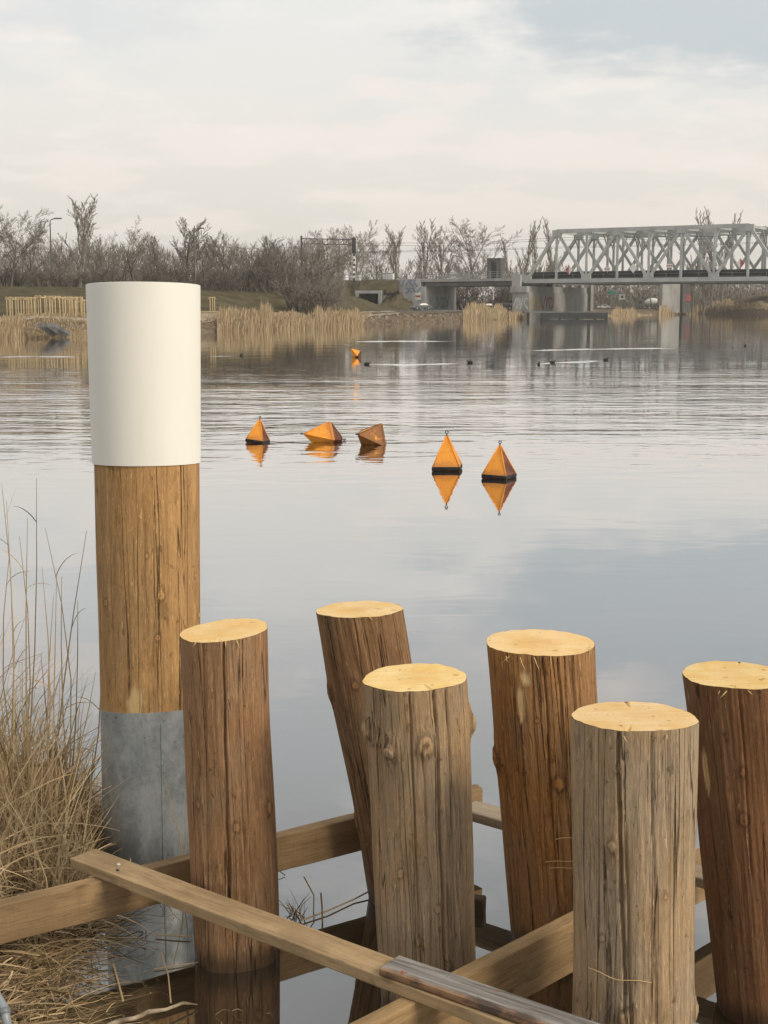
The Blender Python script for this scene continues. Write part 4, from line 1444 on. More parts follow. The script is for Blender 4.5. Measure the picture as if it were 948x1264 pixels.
def wake(pts_px, h, w, name='bird_wake'):
    pts = [gp(*q) for q in pts_px]
    m = MB()
    P = []
    for a, b in zip(pts, pts[1:]):
        k = max(2, int((b - a).length / .4))
        P += [a.lerp(b, i / k) for i in range(k)]
    P.append(pts[-1])
    n = len(P)
    vs, fs = [], []
    for i, p in enumerate(P):
        f = min(1, min(i, n - 1 - i) / (n * .15 + 1)) * (.75 + .45 * mnoise.noise(Vector((p.x * .9, p.y * .5, 3))))
        jy = .12 * mnoise.noise(Vector((p.x * .5, 0, 8)))
        for (dy, z) in ((-1, -.004), (-.5, h * .5 * f), (0, h * f), (.5, h * .5 * f), (1, -.004)):
            vs.append((p.x, p.y + dy * w + jy, z))
    for i in range(n - 1):
        for k in range(4):
            fs.append((i * 5 + k, (i + 1) * 5 + k, (i + 1) * 5 + k + 1, i * 5 + k + 1))
    m.add(vs, fs)
    o = m.build(name, M['water'], smooth=True)
    tag(o, kind='structure')


wake([(452, 449.5), (500, 450.5), (572, 448.5)], .045, .5)
wake([(684, 447.5), (715, 447), (744, 445)], .06, .55)
wake([(664, 449.5), (690, 447.2)], .04, .5)
wake([(640, 433), (730, 431), (848, 429.5)], .05, .8)
wake([(428, 422), (490, 421.2), (560, 421.5)], .06, 1.0)
wake([(415, 426), (436, 425.5)], .05, .8)
wake([(-20, 441), (40, 440), (104, 440.5)], .05, .7)
wake([(250, 439.5), (294, 439.5)], .03, .5)

# ------------------------------------------------------------------ near bank (left corner, runs under the viewer)
EDGE = [(-8, 9), (1.0, 9), (2.6, 4.0), (3.3, .3), (3.9, -.85), (4.4, -1.17), (4.9, -1.28), (5.4, -1.27), (5.9, -1.26), (6.4, -1.30), (6.9, -1.62), (7.4, -2.3), (8.5, -4.5), (11, -9), (13, -16)]


def edge_x(y):
    for (y0, x0), (y1, x1) in zip(EDGE, EDGE[1:]):
        if y0 <= y <= y1: return x0 + (x1 - x0) * (y - y0) / (y1 - y0)
    return EDGE[-1][1] if y > EDGE[-1][0] else EDGE[0][1]


def bank_z(x, y):
    d = edge_x(y) - x + .14 * mnoise.noise(Vector((x * 3, y * 3, 0)))
    z = -.12 + .17 * sstep(-.25, .5, d) + .10 * sstep(.3, 1.6, d) + .35 * sstep(3.8, 1.0, y) * sstep(0, 3, d)
    if d > -.4: z += .05 * mnoise.noise(Vector((x * 5, y * 5, 1))) + .03 * mnoise.noise(Vector((x * 13, y * 13, 2)))
    if d < -.2: z = min(z, -.05 - .25 * (-d - .2))
    return z


def near_bank():
    xs = [-30, -20, -14, -10, -7, -5] + [-4 + .06 * i for i in range(int(4.2 / .06))] + [.4, .8, 1.4, 2, 3, 4, 6, 8, 9.5]
    ys = [-8, -4, -2, 0, 1, 2, 2.6] + [3 + .06 * i for i in range(int(5.2 / .06))] + [8.4, 9, 10, 11, 12, 13]
    vs = [(x, y, bank_z(x, y)) for x in xs for y in ys]
    n = len(ys)
    fs = [(i * n + j, (i + 1) * n + j, (i + 1) * n + j + 1, i * n + j + 1) for i in range(len(xs) - 1) for j in range(n - 1)]
    m = MB(); m.add(vs, fs)
    tag(m.build('muddy_bank', M['mud'], smooth=True), kind='structure')


near_bank()


# ------------------------------------------------------------------ timber piles
def shaft_mesh(length, r0, r1, seed, knots=(), cracks=(), scars=(), cut=None, below=.55, nseg=340, nring=84, rough=.012, ovality=.02):
    """straight pole along z from -below to length. angle 0 faces the viewer (-y)"""
    vs, kn, sc = [], [], []
    zs = [-below + (length + below) * (i / nring) for i in range(nring + 1)]
    for i, z in enumerate(zs):
        v = max(0, z / length)
        R0 = r0 + (r1 - r0) * v
        for k in range(nseg):
            a = 2 * math.pi * k / nseg - math.pi
            ca, sa = math.cos(a), math.sin(a)
            r = R0 * (1 + ovality * math.cos(2 * a + seed))
            r += rough * mnoise.noise(Vector((sa * 1.3 + seed, ca * 1.3, z * 1.6)))
            r += rough * .16 * mnoise.noise(Vector((sa * 5 + seed, ca * 5, z * 1.3)))
            r += rough * .14 * mnoise.noise(Vector((sa * 16 + seed, ca * 16, z * 2.2)))
            kv = sv = 0.0
            for (ka, kz, kr, kh) in knots:
                da = (a - R(ka) + math.pi) % (2 * math.pi) - math.pi
                if abs(da) * R0 > kr * 4 or abs(z - kz) > kr * 5: continue
                d = math.hypot(da * R0, (z - kz) * .72)
                d *= 1 + .45 * mnoise.noise(Vector((a * 26, z * 34, kz * 7)))
                if d < kr * 3:
                    e = math.exp(-(d / (kr * 1.25)) ** 2)
                    r += kh * e
                    core = max(0.0, 1 - d / kr)
                    if core > 0 and kh > .010: r += kh * .30 * sstep(0, .45, core)
                    elif core > .3: r -= .004 * (core - .3)
                    kv = max(kv, min(1.0, math.exp(-(d / (kr * 1.05)) ** 2)))
            for (ca_, z0, z1, dep, wd, dr) in cracks:
                if z0 <= z <= z1 and i < nring:
                    aa = R(ca_ + dr * (z - z0) / (z1 - z0)) + .05 * mnoise.noise(Vector((z * 3.5, ca_, seed)))
                    da = abs((a - aa + math.pi) % (2 * math.pi) - math.pi) * R0
                    wd *= .55
                    if dep < .0125: dep_ = dep * .45
                    else: dep_ = dep * .85
                    if da < wd:
                        f = min(1, (z - z0) / .12 if z0 > -.3 else 1) * min(1, (z1 - z) / .1 if z1 < length else 1)
                        r -= dep_ * min(1.0, 2.6 * (1 - da / wd)) * f
            for (sa_, sz, sw, sh) in scars:
                da = abs((a - R(sa_) + math.pi) % (2 * math.pi) - math.pi) * R0
                q = math.hypot(da / sw, (z - sz) / sh) + .35 * mnoise.noise(Vector((a * 9, z * 16, seed)))
                if q < 1: sv = max(sv, sstep(1, .75, q)); r -= .004 * sv
            x, y = r * sa, -r * ca
            zz = z
            if cut is not None:
                w = max(0.0, v) ** 3
                zz += -(cut.x * x + cut.y * y) / cut.z * w
            vs.append((x, y, zz)); kn.append(kv); sc.append(sv)
    fs = []
    for i in range(nring):
        for k in range(nseg):
            k2 = (k + 1) % nseg
            fs.append((i * nseg + k, i * nseg + k2, (i + 1) * nseg + k2, (i + 1) * nseg + k))
    me = bpy.data.meshes.new('shaft')
    me.from_pydata(vs, [], fs)
    for nm, data in (('knot', kn), ('scar', sc)):
        at_ = me.attributes.new(nm, 'FLOAT', 'POINT'); at_.data.foreach_set('value', data)
    me.polygons.foreach_set('use_smooth', [True] * len(fs))
    me.update()
    return me, vs[-nseg:]


def axis_matrix(axis):
    z = axis.normalized()
    x = (Vector((1, 0, 0)) - z * z.x).normalized()
    y = z.cross(x)
    return Matrix((x, y, z)).transposed()


def pile(label, base_px, bw, top_px, tw, seed, mat, knots=(), cracks=(), scars=(), tilt=0.0, roll=0.0, lean=0.0, topcrack=None, stubs=(), name='timber_pile', rough=.012):
    B = gp(*base_px); T = at(top_px[0], top_px[1], B.y + lean)
    ax = T - B
    length = ax.length
    rot = axis_matrix(ax)
    r0, r1 = bw * scale_at(B) / 2, tw * scale_at(T) / 2
    n = Vector((math.tan(R(roll)), -math.tan(R(tilt)), 1)).normalized()
    cut = rot.transposed() @ n
    o = empty(name, B, 0, label, 'timber pile')
    o.rotation_euler = rot.to_euler()
    me, top = shaft_mesh(length, r0, r1, seed, knots, cracks, scars, cut, rough=rough)
    link_mesh('shaft', me, mat, o)
    # sawn top: polar grid inside the top outline, tiny chamfer, check groove
    nr = 9
    cz = Vector((0, 0, length))
    vs, fs = [], []
    ns = len(top)
    for j in range(nr + 1):
        f = 1 - j / nr
        for k, t in enumerate(top):
            t = Vector(t)
            p = cz + (t - cz) * max(f, .001) * (.996 if j == 0 else 1)
            p.z += .0015 if j > 0 else .0005
            p.z += .0022 * mnoise.noise(Vector((p.x * 22 + seed, p.y * 22, 0)))
            if topcrack is not None:
                a = math.degrees(math.atan2(t.x, -t.y))
                for (ta, dep, reach) in topcrack:
                    da = abs((a - ta + 180) % 360 - 180)
                    if da < 1.4 and f > 1 - reach: p.z -= dep
            vs.append(p - cz)
    for j in range(nr):
        for k in range(ns):
            k2 = (k + 1) % ns
            fs.append((j * ns + k, j * ns + k2, (j + 1) * ns + k2, (j + 1) * ns + k))
    m = MB(); m.add(vs, fs)
    m.build('sawn_top', cut_wood('sawn_top_%d' % seed, seed), o, cz, smooth=True)
    for (a, z, r, ln) in stubs:      # cut branch stubs
        d = Vector((math.sin(R(a)), -math.cos(R(a)), -.25)).normalized()
        p = Vector((math.sin(R(a)) * r0 * .93, -math.cos(R(a)) * r0 * .93, z))
        m = MB().tube([p, p + d * (ln * .6 + .02), p + d * (ln + .02)], [r * 1.2, r, r * .8], 14)
        m.build('branch_stub', mat, o, smooth=True)
    return o, length, r0, r1


rp_ = random.Random(77)


def splinters(o, length, r, angs, ln=.05):
    for a in angs:
        a = R(a)
        p = Vector((math.sin(a) * r * .99, -math.cos(a) * r * .99, length - .004))
        out = Vector((math.sin(a), -math.cos(a), 0))
        tng = Vector((math.cos(a), math.sin(a), 0))
        d = (out * rp_.uniform(.1, .5) + tng * rp_.uniform(-.8, .8) + Vector((0, 0, -rp_.uniform(.5, 1)))).normalized()
        L = ln * rp_.uniform(.4, 1.1)
        MB().tube([p, p + d * L * .5 + out * .006, p + d * L], [.0022, .0018, .0006], 4).build('splinter', M['splinter'], o)


M['splinter'] = paint('pale_splinter', (.62, .43, .20), .8)
M['pw1'] = pile_wood('pile_red_brown', (.345, .196, .098), (.205, .108, .050), (.28, .21, .14), .40, 1, .45)
M['pw2'] = pile_wood('pile_dark_brown', (.270, .155, .076), (.130, .070, .033), (.25, .18, .115), .35, 2, .45)
M['pw3'] = pile_wood('pile_grey_brown', (.385, .262, .148), (.255, .168, .092), (.315, .245, .172), .65, 3, .30)
M['pw4'] = pile_wood('pile_orange_brown', (.400, .195, .062), (.190, .086, .032), (.30, .225, .155), .30, 4, .35)
M['pw5'] = pile_wood('pile_silver_grey', (.395, .280, .166), (.265, .180, .104), (.335, .268, .192), .70, 5, .35)
M['pw6'] = pile_wood('pile_dark_red', (.205, .100, .046), (.090, .043, .020), (.23, .155, .092), .25, 6, .30)
M['pwW'] = pile_wood('post_golden_brown', (.455, .272, .115), (.300, .170, .070), (.33, .22, .115), .35, 7, .30, wet=False)

p1 = pile('reddish brown pile with a straight crack standing before the metal sleeved post', (293, 1176), 106, (277, 778), 109, 1, M['pw1'],
          knots=[(62, .62, .024, .014), (12, .58, .018, .006), (-40, .66, .018, .005), (35, .18, .018, .005)],
          cracks=[(-2, .2, 1.4, .018, .010, 8), (-24, .75, 1.4, .009, .007, 2), (30, .3, 1.4, .008, .007, -2), (16, .95, 1.4, .006, .006, 0), (-50, -.5, .9, .007, .006, 0)],
          tilt=1.5, roll=-5, topcrack=[(-2, .004, .12)])
splinters(p1[0], p1[1], p1[3], (-30, 8, 22), .03)
p2 = pile('dark brown leaning pile behind the grey knotty one', (505, 1108), 94, (443, 752), 103, 2, M['pw2'],
          knots=[(25, .93, .024, .008), (-20, 1.0, .02, .005), (-70, .95, .03, .012), (-75, .38, .026, .010)],
          cracks=[(-15, .2, 1.5, .006, .006, 12), (20, .5, 1.5, .007, .006, -6), (40, .4, 1.5, .006, .006, 4)], tilt=-1.0, roll=-1.0, lean=.0, rough=.016)
splinters(p2[0], p2[1], p2[3], (-60, 15), .03)
p3 = pile('grey-brown cracked pile with two big knots below its top', (530, 1232), 119, (512, 836), 125, 3, M['pw3'],
          knots=[(-32, 1.00, .028, .016), (8, 1.02, .036, .014), (78, 1.05, .030, .020), (-68, 1.05, .034, .018), (-10, .30, .016, .005), (14, .42, .016, .005), (-28, .55, .014, .005), (22, .20, .018, .006)],
          cracks=[(18, -.5, 1.4, .024, .011, 4), (-10, .0, 1.4, .014, .008, 3), (3, -.1, 1.1, .011, .008, 2), (34, .2, 1.4, .014, .008, 4), (-26, -.5, .95, .012, .008, 0), (48, .3, 1.4, .007, .006, 2), (-50, .6, 1.4, .008, .007, 0), (26, -.5, .9, .012, .008, 3)],
          tilt=1.0, roll=-2, topcrack=[(18, .006, .35)], stubs=[(-34, .99, .022, .012), (80, 1.06, .010, .012)])
p4 = pile('orange-brown pile with an oval knot and a torn bark patch', (692, 1158), 119, (666, 793), 132, 4, M['pw4'],
          knots=[(4, .72, .030, .012), (-76, .78, .034, .018), (-30, 1.06, .015, .003), (-14, .97, .012, .003)],
          cracks=[(-8, -.4, 1.4, .013, .008, 6), (14, .0, 1.4, .013, .008, -2), (26, -.5, 1.4, .016, .009, 2), (-22, .2, 1.4, .009, .007, 8), (40, .2, 1.4, .008, .007, 0), (4, -.5, .68, .010, .008, 0)],
          scars=[(-30, 1.03, .020, .065), (-24, 1.13, .026, .03)], tilt=.8, roll=0, topcrack=[(-70, .003, .2)])
splinters(p4[0], p4[1], p4[3], (-44, -40, -27, -12, 5, 57, 61), .05)
p5 = pile('silver-grey cracked pile standing nearest the weathered board', (780, 1326), 147, (783, 884), 152, 5, M['pw5'],
          knots=[(-28, .86, .022, .012), (-14, .30, .036, .014), (-40, .55, .014, .006), (60, .28, .022, .012), (-52, .22, .024, .014), (20, .70, .012, .004), (-34, .16, .022, .010), (-24, 1.1, .014, .005), (8, .22, .02, .006)],
          cracks=[(-16, .28, 1.5, .026, .011, -12), (-4, -.4, .95, .016, .009, -14), (12, .1, 1.5, .012, .008, -8), (26, .25, 1.5, .010, .008, -6), (-36, .3, 1.4, .010, .008, -4), (-52, .1, 1.5, .008, .007, -6), (44, .2, 1.2, .007, .006, 0)],
          tilt=-3.0, roll=-.5, topcrack=[(-16, .006, .3), (178, .006, .35)], rough=.013)
splinters(p5[0], p5[1], p5[3], (-20, 20), .025)
p6 = pile('dark reddish brown pile with peeled bark patches and a blackened foot', (943, 1243), 116, (906, 833), 125, 6, M['pw6'],
          knots=[(-12, .95, .018, .006), (-16, .78, .024, .006), (30, .72, .03, .006), (40, .30, .03, .008)],
          cracks=[(-14, .5, 1.5, .012, .008, 8), (14, .3, 1.5, .008, .007, 4), (-40, .2, .9, .006, .006, 2)],
          scars=[(-58, .93, .018, .09), (36, .93, .028, .035), (26, .42, .04, .07)], tilt=.5, roll=-1, topcrack=[(-14, .004, .2), (160, .004, .2)], rough=.016)
splinters(p6[0], p6[1], p6[3], (-30, -22, 0, 10), .03)

# straw fibres caught on two piles
for (po, z, a0, a1, dz) in ((p4, .50, -4, 44, .004), (p4, .41, -16, 50, .0), (p4, .385, -12, 50, -.012), (p5, .44, -52, 6, -.012)):
    o, ln, r0, r1 = po
    pts = []
    for k in range(12):
        a = R(a0 + (a1 - a0) * k / 11)
        rr = r0 + (r1 - r0) * z / ln + .010
        pts.append((math.sin(a) * rr, -math.cos(a) * rr, z + dz * k / 11 + .004 * math.sin(k * .9)))
    MB().tube(pts, .0013, 4).build('straw_fibre', M['splinter'], o)

# ------------------------------------------------------------------ tall post with white cap and metal sleeve
def white_cap_mat():
    t = NT('white_sleeve_plastic')
    n = t.noise(t.coord('Object', (2, 2, .7)), 3, 5, .6)
    n2 = t.noise(t.coord('Object', (30, 30, 6)), 1, 4, .6)
    c = t.mix(t.rng(n, .35, .65), (.77, .765, .70), (.79, .785, .725))
    c = t.mix(t.math('MULTIPLY', t.rng(n2, .62, .75), .06), c, (.5, .48, .42))
    return t.principled(c, .5, 0, t.bump(n, .04, .01), .3)


def zinc_mat():
    t = NT('galvanised_sheet')
    v = t.voronoi(t.coord('Object', (1, 1, .8)), 42, out='Color')
    n = t.noise(t.coord('Object', (1.5, 1.5, 1)), 5, 8, .70, .2)
    n3 = t.noise(t.coord('Object', (14, 14, 2.2)), 1, 6, .65)
    n4 = t.noise(t.coord('Object', (60, 60, 60)), 1, 4, .6)
    sp = t.N.new('ShaderNodeSeparateColor'); t.L.new(v, sp.inputs[0])
    fine = t.noise(t.coord('Object', (30, 30, 22)), 1, 7, .7)
    c = t.mix(t.rng(n, .36, .60), (.31, .345, .362), (.47, .51, .53))
    c = t.mix(t.math('MULTIPLY', t.rng(fine, .45, .62), .30), c, (.22, .245, .255))
    c = t.mix(t.math('MULTIPLY', sp.outputs[0], .18), c, (.26, .28, .28))
    c = t.mix(t.math('MULTIPLY', t.rng(n3, .53, .68), .55), c, (.50, .54, .55))
    c = t.mix(t.math('MULTIPLY', t.rng(n4, .58, .7), t.math('MULTIPLY', t.rng(n, .55, .42), .6)), c, (.09, .10, .10))
    zz = t.N.new('ShaderNodeSeparateXYZ'); t.L.new(t.world(), zz.inputs[0])
    wet = t.rng(t.math('ADD', zz.outputs[2], t.math('MULTIPLY', t.math('SUBTRACT', n3, .5), .3)), .02, .20, 1.0, 0.0)
    c = t.mix(t.math('MULTIPLY', wet, .55), c, (.08, .09, .09))
    rgh = t.rng(n, .3, .7, .60, .46)
    return t.principled(c, rgh, .6, t.bump(n, .15, .01), .35)


WB = gp(190, 1047)
WT = at(177, 351, WB.y + .12)
wax = WT - WB
wrot = axis_matrix(wax)
wp = empty('capped_post', WB, 0, 'tall wooden post with a white sleeve cap and a galvanised metal sleeve at the water', 'post')
wp.rotation_euler = wrot.to_euler()
wl = wax.length


def along(py):           # distance along the post axis seen at photo row py
    lo, hi = -.2, wl + .2
    for _ in range(40):
        mid = (lo + hi) / 2
        p = WB + wax.normalized() * mid
        r = Vector((p.x, p.y, p.z - CAM_H))
        dep = r.y * _c - r.z * _s
        y = 632 - FPX * (r.y * _s + r.z * _c) / dep
        if y > py: lo = mid
        else: hi = mid
    return lo


z_cap, z_met = along(571), along(869)
sc_top, sc_mid, sc_low = scale_at(WT), scale_at(WB + wax.normalized() * z_cap), scale_at(WB + wax.normalized() * z_met)
r_cap_t, r_cap_b = 139.5 * sc_top / 2, 132.5 * sc_mid / 2
r_wood_t, r_wood_b = 128.5 * sc_mid / 2, 121 * sc_low / 2
me, _ = shaft_mesh(wl - .02, r_wood_b - .002, r_wood_t + .004, 17,
                   knots=[(22, z_met + .55, .024, .006), (-46, z_met + .50, .022, .006), (70, z_met + .62, .014, .008), (74, z_met + .43, .012, .016), (18, z_met + .36, .018, .005), (8, z_met + .72, .012, .003), (30, z_met + .70, .010, .002)],
                   cracks=[(8, z_met, z_cap + .1, .005, .006, -4), (28, z_met, z_cap + .1, .007, .006, 2), (40, z_met, z_cap + .1, .005, .006, 0), (-10, z_met + .1, z_cap + .1, .004, .006, 4), (-34, z_met, z_met + .6, .004, .006, 0), (52, z_met, z_cap, .004, .006, 0)],
                   scars=[(-9, z_met + .062, .044, .075)], below=.5, rough=.006, ovality=.008)
link_mesh('wooden_shaft', me, M['pwW'], wp)
lr_ = MB().lathe([(.001, wl - .004), (r_cap_t - .012, wl - .004), (r_cap_t - .0015, wl - .004), (r_cap_t, wl - .0055), (r_cap_t, wl - .02), (r_cap_b, z_cap + .01), (r_cap_b, z_cap), (r_cap_b - .006, z_cap), (r_cap_b - .006, z_cap + .03)], 96)
cap_ob = lr_.build('white_cap', white_cap_mat(), wp, smooth=True)
cap_ob.data.set_sharp_from_angle(angle=R(30))
m = MB()
ns = 96
rows = 24
r_m = 122.5 * sc_low / 2 + .004
for j in range(rows + 1):
    v = j / rows
    for k in range(ns):
        a = 2 * math.pi * k / ns
        z = -.4 + (z_met + .4) * v
        rr = r_m + .0025 * mnoise.noise(Vector((math.cos(a) * 2, math.sin(a) * 2, z * 2.5)))
        x, y = math.cos(a) * rr, math.sin(a) * rr
        z += (-y * .11 + x * .03) * v ** 4 - .011 * v ** 4
        m.v.append((x, y, z)); m.ca.append(0.0)
for j in range(rows):
    for k in range(ns):
        k2 = (k + 1) % ns
        m.f.append((j * ns + k, j * ns + k2, (j + 1) * ns + k2, (j + 1) * ns + k))
for k in range(ns):      # rolled-in sheet edge at the top
    x, y, z = m.v[rows * ns + k]
    f = (r_m - .006) / r_m
    m.v.append((x * f, y * f, z)); m.ca.append(0.0)
for k in range(ns):
    k2 = (k + 1) % ns
    m.f.append((rows * ns + k, rows * ns + k2, (rows + 1) * ns + k2, (rows + 1) * ns + k))
ms = m.build('metal_sleeve', zinc_mat(), wp, smooth=True)
ms.data.set_sharp_from_angle(angle=R(40))
a = R(20)
MB().tube([(math.sin(a) * (r_m + .001), -math.cos(a) * (r_m + .001), z) for z in (-.3, 0, z_met * .5, z_met - .04)], .0035, 6).build('seam', zinc_mat(), ms)


# ------------------------------------------------------------------ beams
def beam(name, label, a, b, w, top, thick, mat, seed, cat='beam', warp=.004, bev=.006):
    """sawn timber from a to b (plan positions of its centre line), top face at height top"""
    a = Vector((a[0], a[1], top - thick / 2)); b = Vector((b[0], b[1], top - thick / 2))
    d = b - a
    ln = d.length
    n = max(6, int(ln / .06))
    vs, fs = [], []
    for i in range(n + 1):
        x = -ln / 2 + ln * i / n
        for (sy, sz) in ((-1, -1), (-.34, -1), (.34, -1), (1, -1), (1, -.2), (1, 1), (.34, 1), (-.34, 1), (-1, 1), (-1, -.2)):
            e = Vector((x, sy * w / 2, sz * thick / 2))
            g = mnoise.noise_vector(Vector((x * 1.6 + seed, sy * .7, sz))) * warp + mnoise.noise_vector(Vector((x * 9 + seed, sy * 3, sz * 2))) * warp * .35
            vs.append(e + Vector((g.x * (2 if i in (0, n) else .2), g.y, g.z)))
    for i in range(n):
        for k in range(10):
            k2 = (k + 1) % 10
            fs.append((i * 10 + k, (i + 1) * 10 + k, (i + 1) * 10 + k2, i * 10 + k2))
    fs.append(tuple(range(10))); fs.append(tuple(n * 10 + k for k in range(9, -1, -1)))
    m = MB(); m.add(vs, fs)
    o = m.build(name, mat, None, (a + b) / 2, (0, 0, math.atan2(d.y, d.x)))
    bm = bmesh.new(); bm.from_mesh(o.data); bmesh.ops.recalc_face_normals(bm, faces=bm.faces); bm.to_mesh(o.data); bm.free()
    bevel_mod(o, bev, 2)
    tag(o, label, cat)
    return o


M['tm1'] = timber('timber_tan', (.51, .365, .205), (.36, .25, .135), 1)
M['tm2'] = timber('timber_yellow_brown', (.39, .265, .140), (.25, .165, .086), 2)
M['tm3'] = timber('timber_olive_brown', (.42, .285, .145), (.27, .175, .086), 3)
M['tm4'] = timber('timber_greyed', (.46, .35, .23), (.30, .22, .145), 4, .4)
M['tm5'] = timber('timber_dark', (.060, .042, .028), (.030, .021, .014), 5)


def weathered():
    t = NT('weathered_board')
    s = t.noise(t.coord('Object', (2.0, 34, 34), (3, 1, 0)), 1, 6, .65, 1.2)
    big = t.noise(t.coord('Object', (5, 11, 11)), 1, 5, .65)
    g = t.mix(t.rng(s, .32, .68), (.115, .105, .095), (.36, .345, .32))
    sep = t.N.new('ShaderNodeSeparateXYZ'); t.L.new(t.tc.outputs['Object'], sep.inputs[0])
    edge = t.rng(t.math('ADD', sep.outputs[1], t.math('MULTIPLY', t.math('SUBTRACT', big, .5), .10)), -.052, -.020, 1.0, 0.0)
    rust = t.mix(t.rng(big, .40, .60), (.085, .055, .040), (.34, .185, .085))
    c = t.mix(t.math('MULTIPLY', edge, .9), g, rust)
    red = t.noise(t.coord('Object', (14, 22, 22), (4, 4, 0)), 1, 3, .6)
    c = t.mix(t.math('MULTIPLY', t.rng(red, .66, .72), .8), c, (.33, .095, .045))
    return t.principled(c, .85, 0, t.bump(t.math('ADD', s, big), .8, .008), .2)


dA = Vector((.785, -.62)).normalized()
nA = Vector((-dA.y, dA.x))           # to the back right
A0_ = Vector((-1.19, 5.186))
bA = beam('plank', 'long tan plank laid slantwise across the cross beams in front of the piles', A0_, A0_ + dA * 2.75, .126, .366, .044, M['tm1'], 1, 'plank', .003, .005)
nail = MB().lathe([(.001, .004), (.006, .004), (.008, 0)], 10)
nail.build('nail', M['g_white'], bA, (-2.75 / 2 + .20, .01, .0225))
nail = MB().lathe([(.001, .004), (.005, .004), (.007, 0)], 10)
nail.build('nail', M['steel_dark'], bA, (-2.75 / 2 + .24, -.03, .0225))
# board lying on top of the plank
q0 = gp(480, 1188, .388); q1 = gp(735, 1275, .388)
dB2 = Vector((q1.x - q0.x, q1.y - q0.y)).normalized()
e0 = Vector((q0.x, q0.y)) + dB2 * .0
bw_ = beam('weathered_board', 'grey weathered board with rusty flaking edge on top of the tan plank', e0, e0 + dB2 * 1.35, .112, .390, .022, weathered(), 9, 'board', .0025, .002)
dBm = Vector((.829, .5596)).normalized()
f0 = Vector((-.115, 5.679)); nB = Vector((-dBm.y, dBm.x))
cB = f0 + nB * .03
bB = beam('cross_beam', 'long brown beam running from the reeds behind the reddish pile to the leaning pile', cB - dBm * 2.75, cB + dBm * .69, .062, .321, .155, M['tm2'], 3)
dD = Vector((.708, .706)).normalized(); nD = Vector((-dD.y, dD.x))
cD = Vector((.229, 4.301)) - nD * .03
bD = beam('cross_beam', 'deep brown beam under the plank between the grey pile and the orange pile', cD - dD * .85, cD + dD * 1.72, .062, .321, .198, M['tm3'], 4)
dC = Vector((.77, -.638)).normalized(); nC = Vector((-dC.y, dC.x))
c0 = gp(583, 986, .305); c0 = Vector((c0.x, c0.y)) - nC * .07
bC = beam('plank', 'pale plank behind the orange pile running on towards the dark red pile', c0 + dC * .02, c0 + dC * 1.9, .140, .305, .045, M['tm4'], 5, 'plank')
s0 = at(593, 1124, 4.98)
beam('beam_end', 'short dark beam end poking out beside the grey knotty pile', (s0.x - .26, 5.02), (s0.x + .018, 4.96), .05, z_at(1105, 4.98), .115, M['tm5'], 6)

# ------------------------------------------------------------------ dry reeds and litter on the near bank
def blade(m, rnd, p, d, ln, w, bend, tone, seg=5):
    pts, wid = [], []
    q = p.copy(); dd = d.normalized()
    for i in range(seg + 1):
        pts.append(q.copy()); wid.append(w * (1 - .85 * (i / seg) ** 1.5) * .5)
        dd = (dd + bend / seg + Vector((rnd.gauss(0, .05), rnd.gauss(0, .05), 0))).normalized()
        q = q + dd * (ln / seg)
        if q.z < .01: q.z = .01 + rnd.random() * .02
    side = dd.cross(Vector((rnd.uniform(-1, 1), rnd.uniform(-1, 1), .2))).normalized()
    m.ribbon(pts, wid, side, tone)


